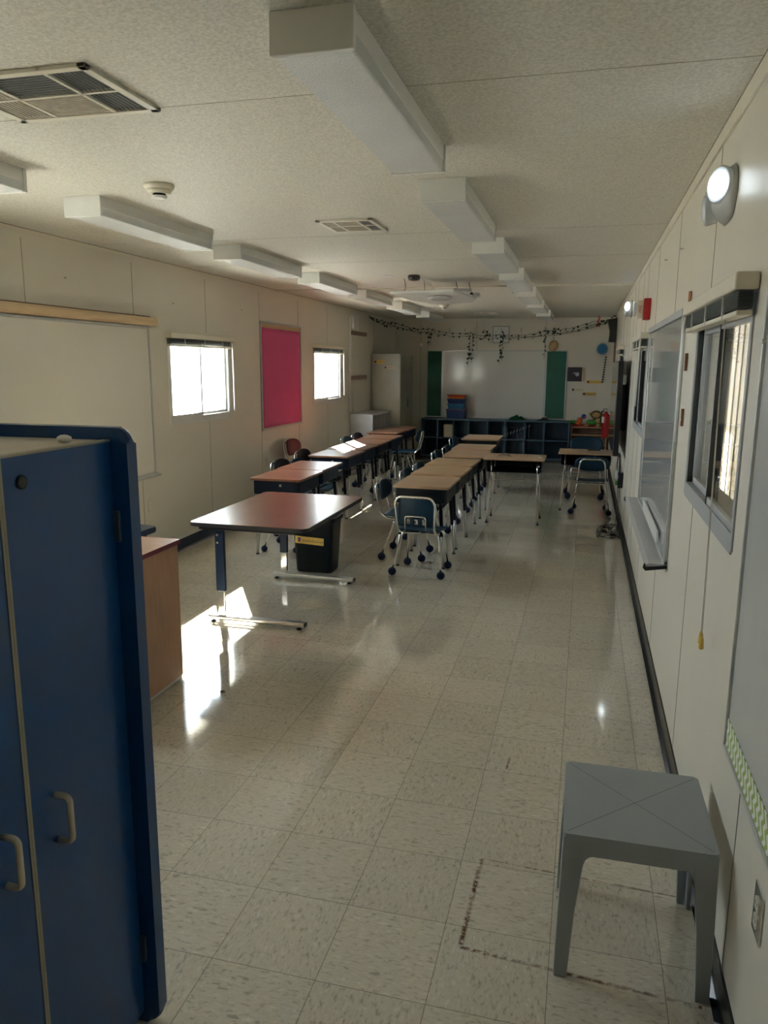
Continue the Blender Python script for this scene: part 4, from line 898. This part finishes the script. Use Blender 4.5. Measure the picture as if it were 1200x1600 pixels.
# hanging pink streamer
mb = MB()
mb.grid(lambda u, v: (.012*math.sin(v*9)+.03*(u-.5), .02*math.cos(v*9)+.01*u, -.17*v), 2, 16)
o = tag(mb.build('streamer', 'hotpink', solid=.002), 'small pink streamer hanging from the ivy near the right wall', 'streamer'); o.location = (.145, 13.2, 2.44)
# ivy
def leaf(mb, p, d, sz, rnd):
    d = Vector(d).normalized(); s_ = d.cross(Vector((rnd.uniform(-1, 1), rnd.uniform(-1, 1), rnd.uniform(-.3, .3)))).normalized(); n = d.cross(s_)
    pr = [(0, 0), (.25, .42), (.55, .36), (.62, .5), (1.0, 0), (.62, -.5), (.55, -.36), (.25, -.42)]
    vsx = [mb.bm.verts.new(p+d*sz*a+s_*sz*b+n*sz*.18*abs(b)) for a, b in pr]; c = mb.bm.verts.new(p+d*sz*.5+n*sz*-.08)
    for k in range(8): mb.bm.faces.new((vsx[k], vsx[(k+1) % 8], c))
def vine(name, label, pts, step, sz, seed, strands=2, group=None, clumps=()):
    rnd = random.Random(seed); t = thing(name, label, 'ivy garland', pts[0], 0, group); o0 = Vector(pts[0]); sm = MB(); lf = MB()
    for s in range(strands):
        off = Vector((0, 0, -.05*s)); P = [Vector(p)-o0+(off if 0 < i else Vector((0, 0, -.02*s))) for i, p in enumerate(pts)]
        Q = []
        for a, b in zip(P, P[1:]):
            n = max(2, int((b-a).length/.06))
            for k in range(n): q = a.lerp(b, k/n); q += Vector((rnd.uniform(-.006, .006), rnd.uniform(-.006, .006), rnd.uniform(-.008, .008)-.03*math.sin(PI*k/n)*((b-a).length > .5)*(s == 0 or 1))); Q.append(q)
        Q.append(P[-1]); sm.tube(Q, .003, 5)
        acc = 0
        for a, b in zip(Q, Q[1:]):
            acc += (b-a).length
            if acc > step:
                acc = 0
                for _ in range(rnd.choice((1, 1, 2))): leaf(lf, a, (rnd.uniform(-1, 1), rnd.uniform(-.4, .4), rnd.uniform(-1, .3)), sz*rnd.uniform(.7, 1.2), rnd)
    for c in clumps:
        for _ in range(14): leaf(lf, Vector(c)-o0+Vector((rnd.uniform(-.05, .05), rnd.uniform(-.03, .03), rnd.uniform(-.05, .05))), (rnd.uniform(-1, 1), rnd.uniform(-1, 1), rnd.uniform(-1, 1)), sz*1.1, rnd)
    sm.build('stem', 'vine', t); lf.build('leaves', 'leaf', t, solid=.0008); return t
vine('ivy_garland', 'long double ivy garland strung across the back of the room below the ceiling', [(-3.36, 11.85, 2.40), (-3.15, 12.8, 2.33), (-2.78, 13.72, 2.27), (-2.03, 13.75, 2.20), (-1.5, 13.78, 2.17), (-.74, 13.74, 2.22), (.1, 13.3, 2.37), (.41, 12.6, 2.42)], .08, .038, 1, 2, clumps=((-1.75, 13.75, 2.19), (-.56, 13.7, 2.24)))
tag(MB().tube([(-1.4, 13.80, 2.13), (-.6, 13.74, 2.15), (0, 13.4, 2.25), (.41, 12.7, 2.36)], .003, 5, round_=.2).build('hanging_wire', 'vine'), 'thin bare wire sagging below the right half of the ivy', 'wire')
for i, (x, z1, s_, lb) in enumerate(((-2.78, 1.93, 2, 'ivy strand hanging above the left green panel'), (-2.03, 1.63, 2, 'longest ivy strand hanging over the left part of the back whiteboard'), (-1.5, 1.66, 2, 'ivy strand hanging straight below the square clock'), (-.73, 1.76, 1, 'single ivy strand hanging at the left edge of the right green panel'))):
    vine('ivy_strand', lb, [(x, 13.74, (2.30, 2.22, 2.13, 2.30)[i]), (x+.01, 13.74, (2.2+z1)/2), (x-.03*(i == 1), 13.74, z1)], .045, .042, 11+i, 1, 'hanging ivy strands')
    if s_ == 2: vine('ivy_strand', lb+', right of its pair', [(x+.055, 13.74, 2.2), (x+.045, 13.74, (2.2+z1)/2), (x+.04, 13.74, z1+.06)], .045, .042, 31+i, 1, 'hanging ivy strands')
# wire stand on the crosswise desk
t = thing('wire_rack', 'thin black wire rack standing on the crosswise desk', 'rack', (-.72, 8.2, .694)); 
mb = MB()
for x in (-.12, -.08, .04, .12, .16): mb.tube([(x, .06, 0), (x, .07, .30)], .0016, 5)
for z_ in (.02, .16, .30): mb.tube([(-.12, .06+z_*.03, z_), (.16, .06+z_*.03, z_)], .0016, 5)
mb.build('upright_grid', 'black', t)
mb = MB(); 
for k in range(9): mb.tube([(-.10+k*.032, .06, .20+k*.013), (-.085+k*.032, .0, .23+k*.013)], .002, 5)
mb.build('prongs', 'greyfr', t)
mb = MB(); mb.tube([(-.14, -.08, .002), (-.12, .06, .002), (-.02, .06, .002), (-.05, -.05, .002), (.0, -.08, .002)], .003, 5, round_=.02); mb.build('foot_loop', 'black', t)
tag(MB().lathe([(.02, 0), (.02, .004), (.01, .005)], 16, (-.42, 8.1, .6945)).build('white_sticker', 'wplast'), 'round pale sticker on the right corner of the crosswise desk', 'sticker')
tag(MB().ball((-1.70, 3.30, .006), .012, (1.3, .7, .5), 2).build('floor_crumb', 'brown'), 'small brown crumb on the floor below the sunlit patch', 'crumb')
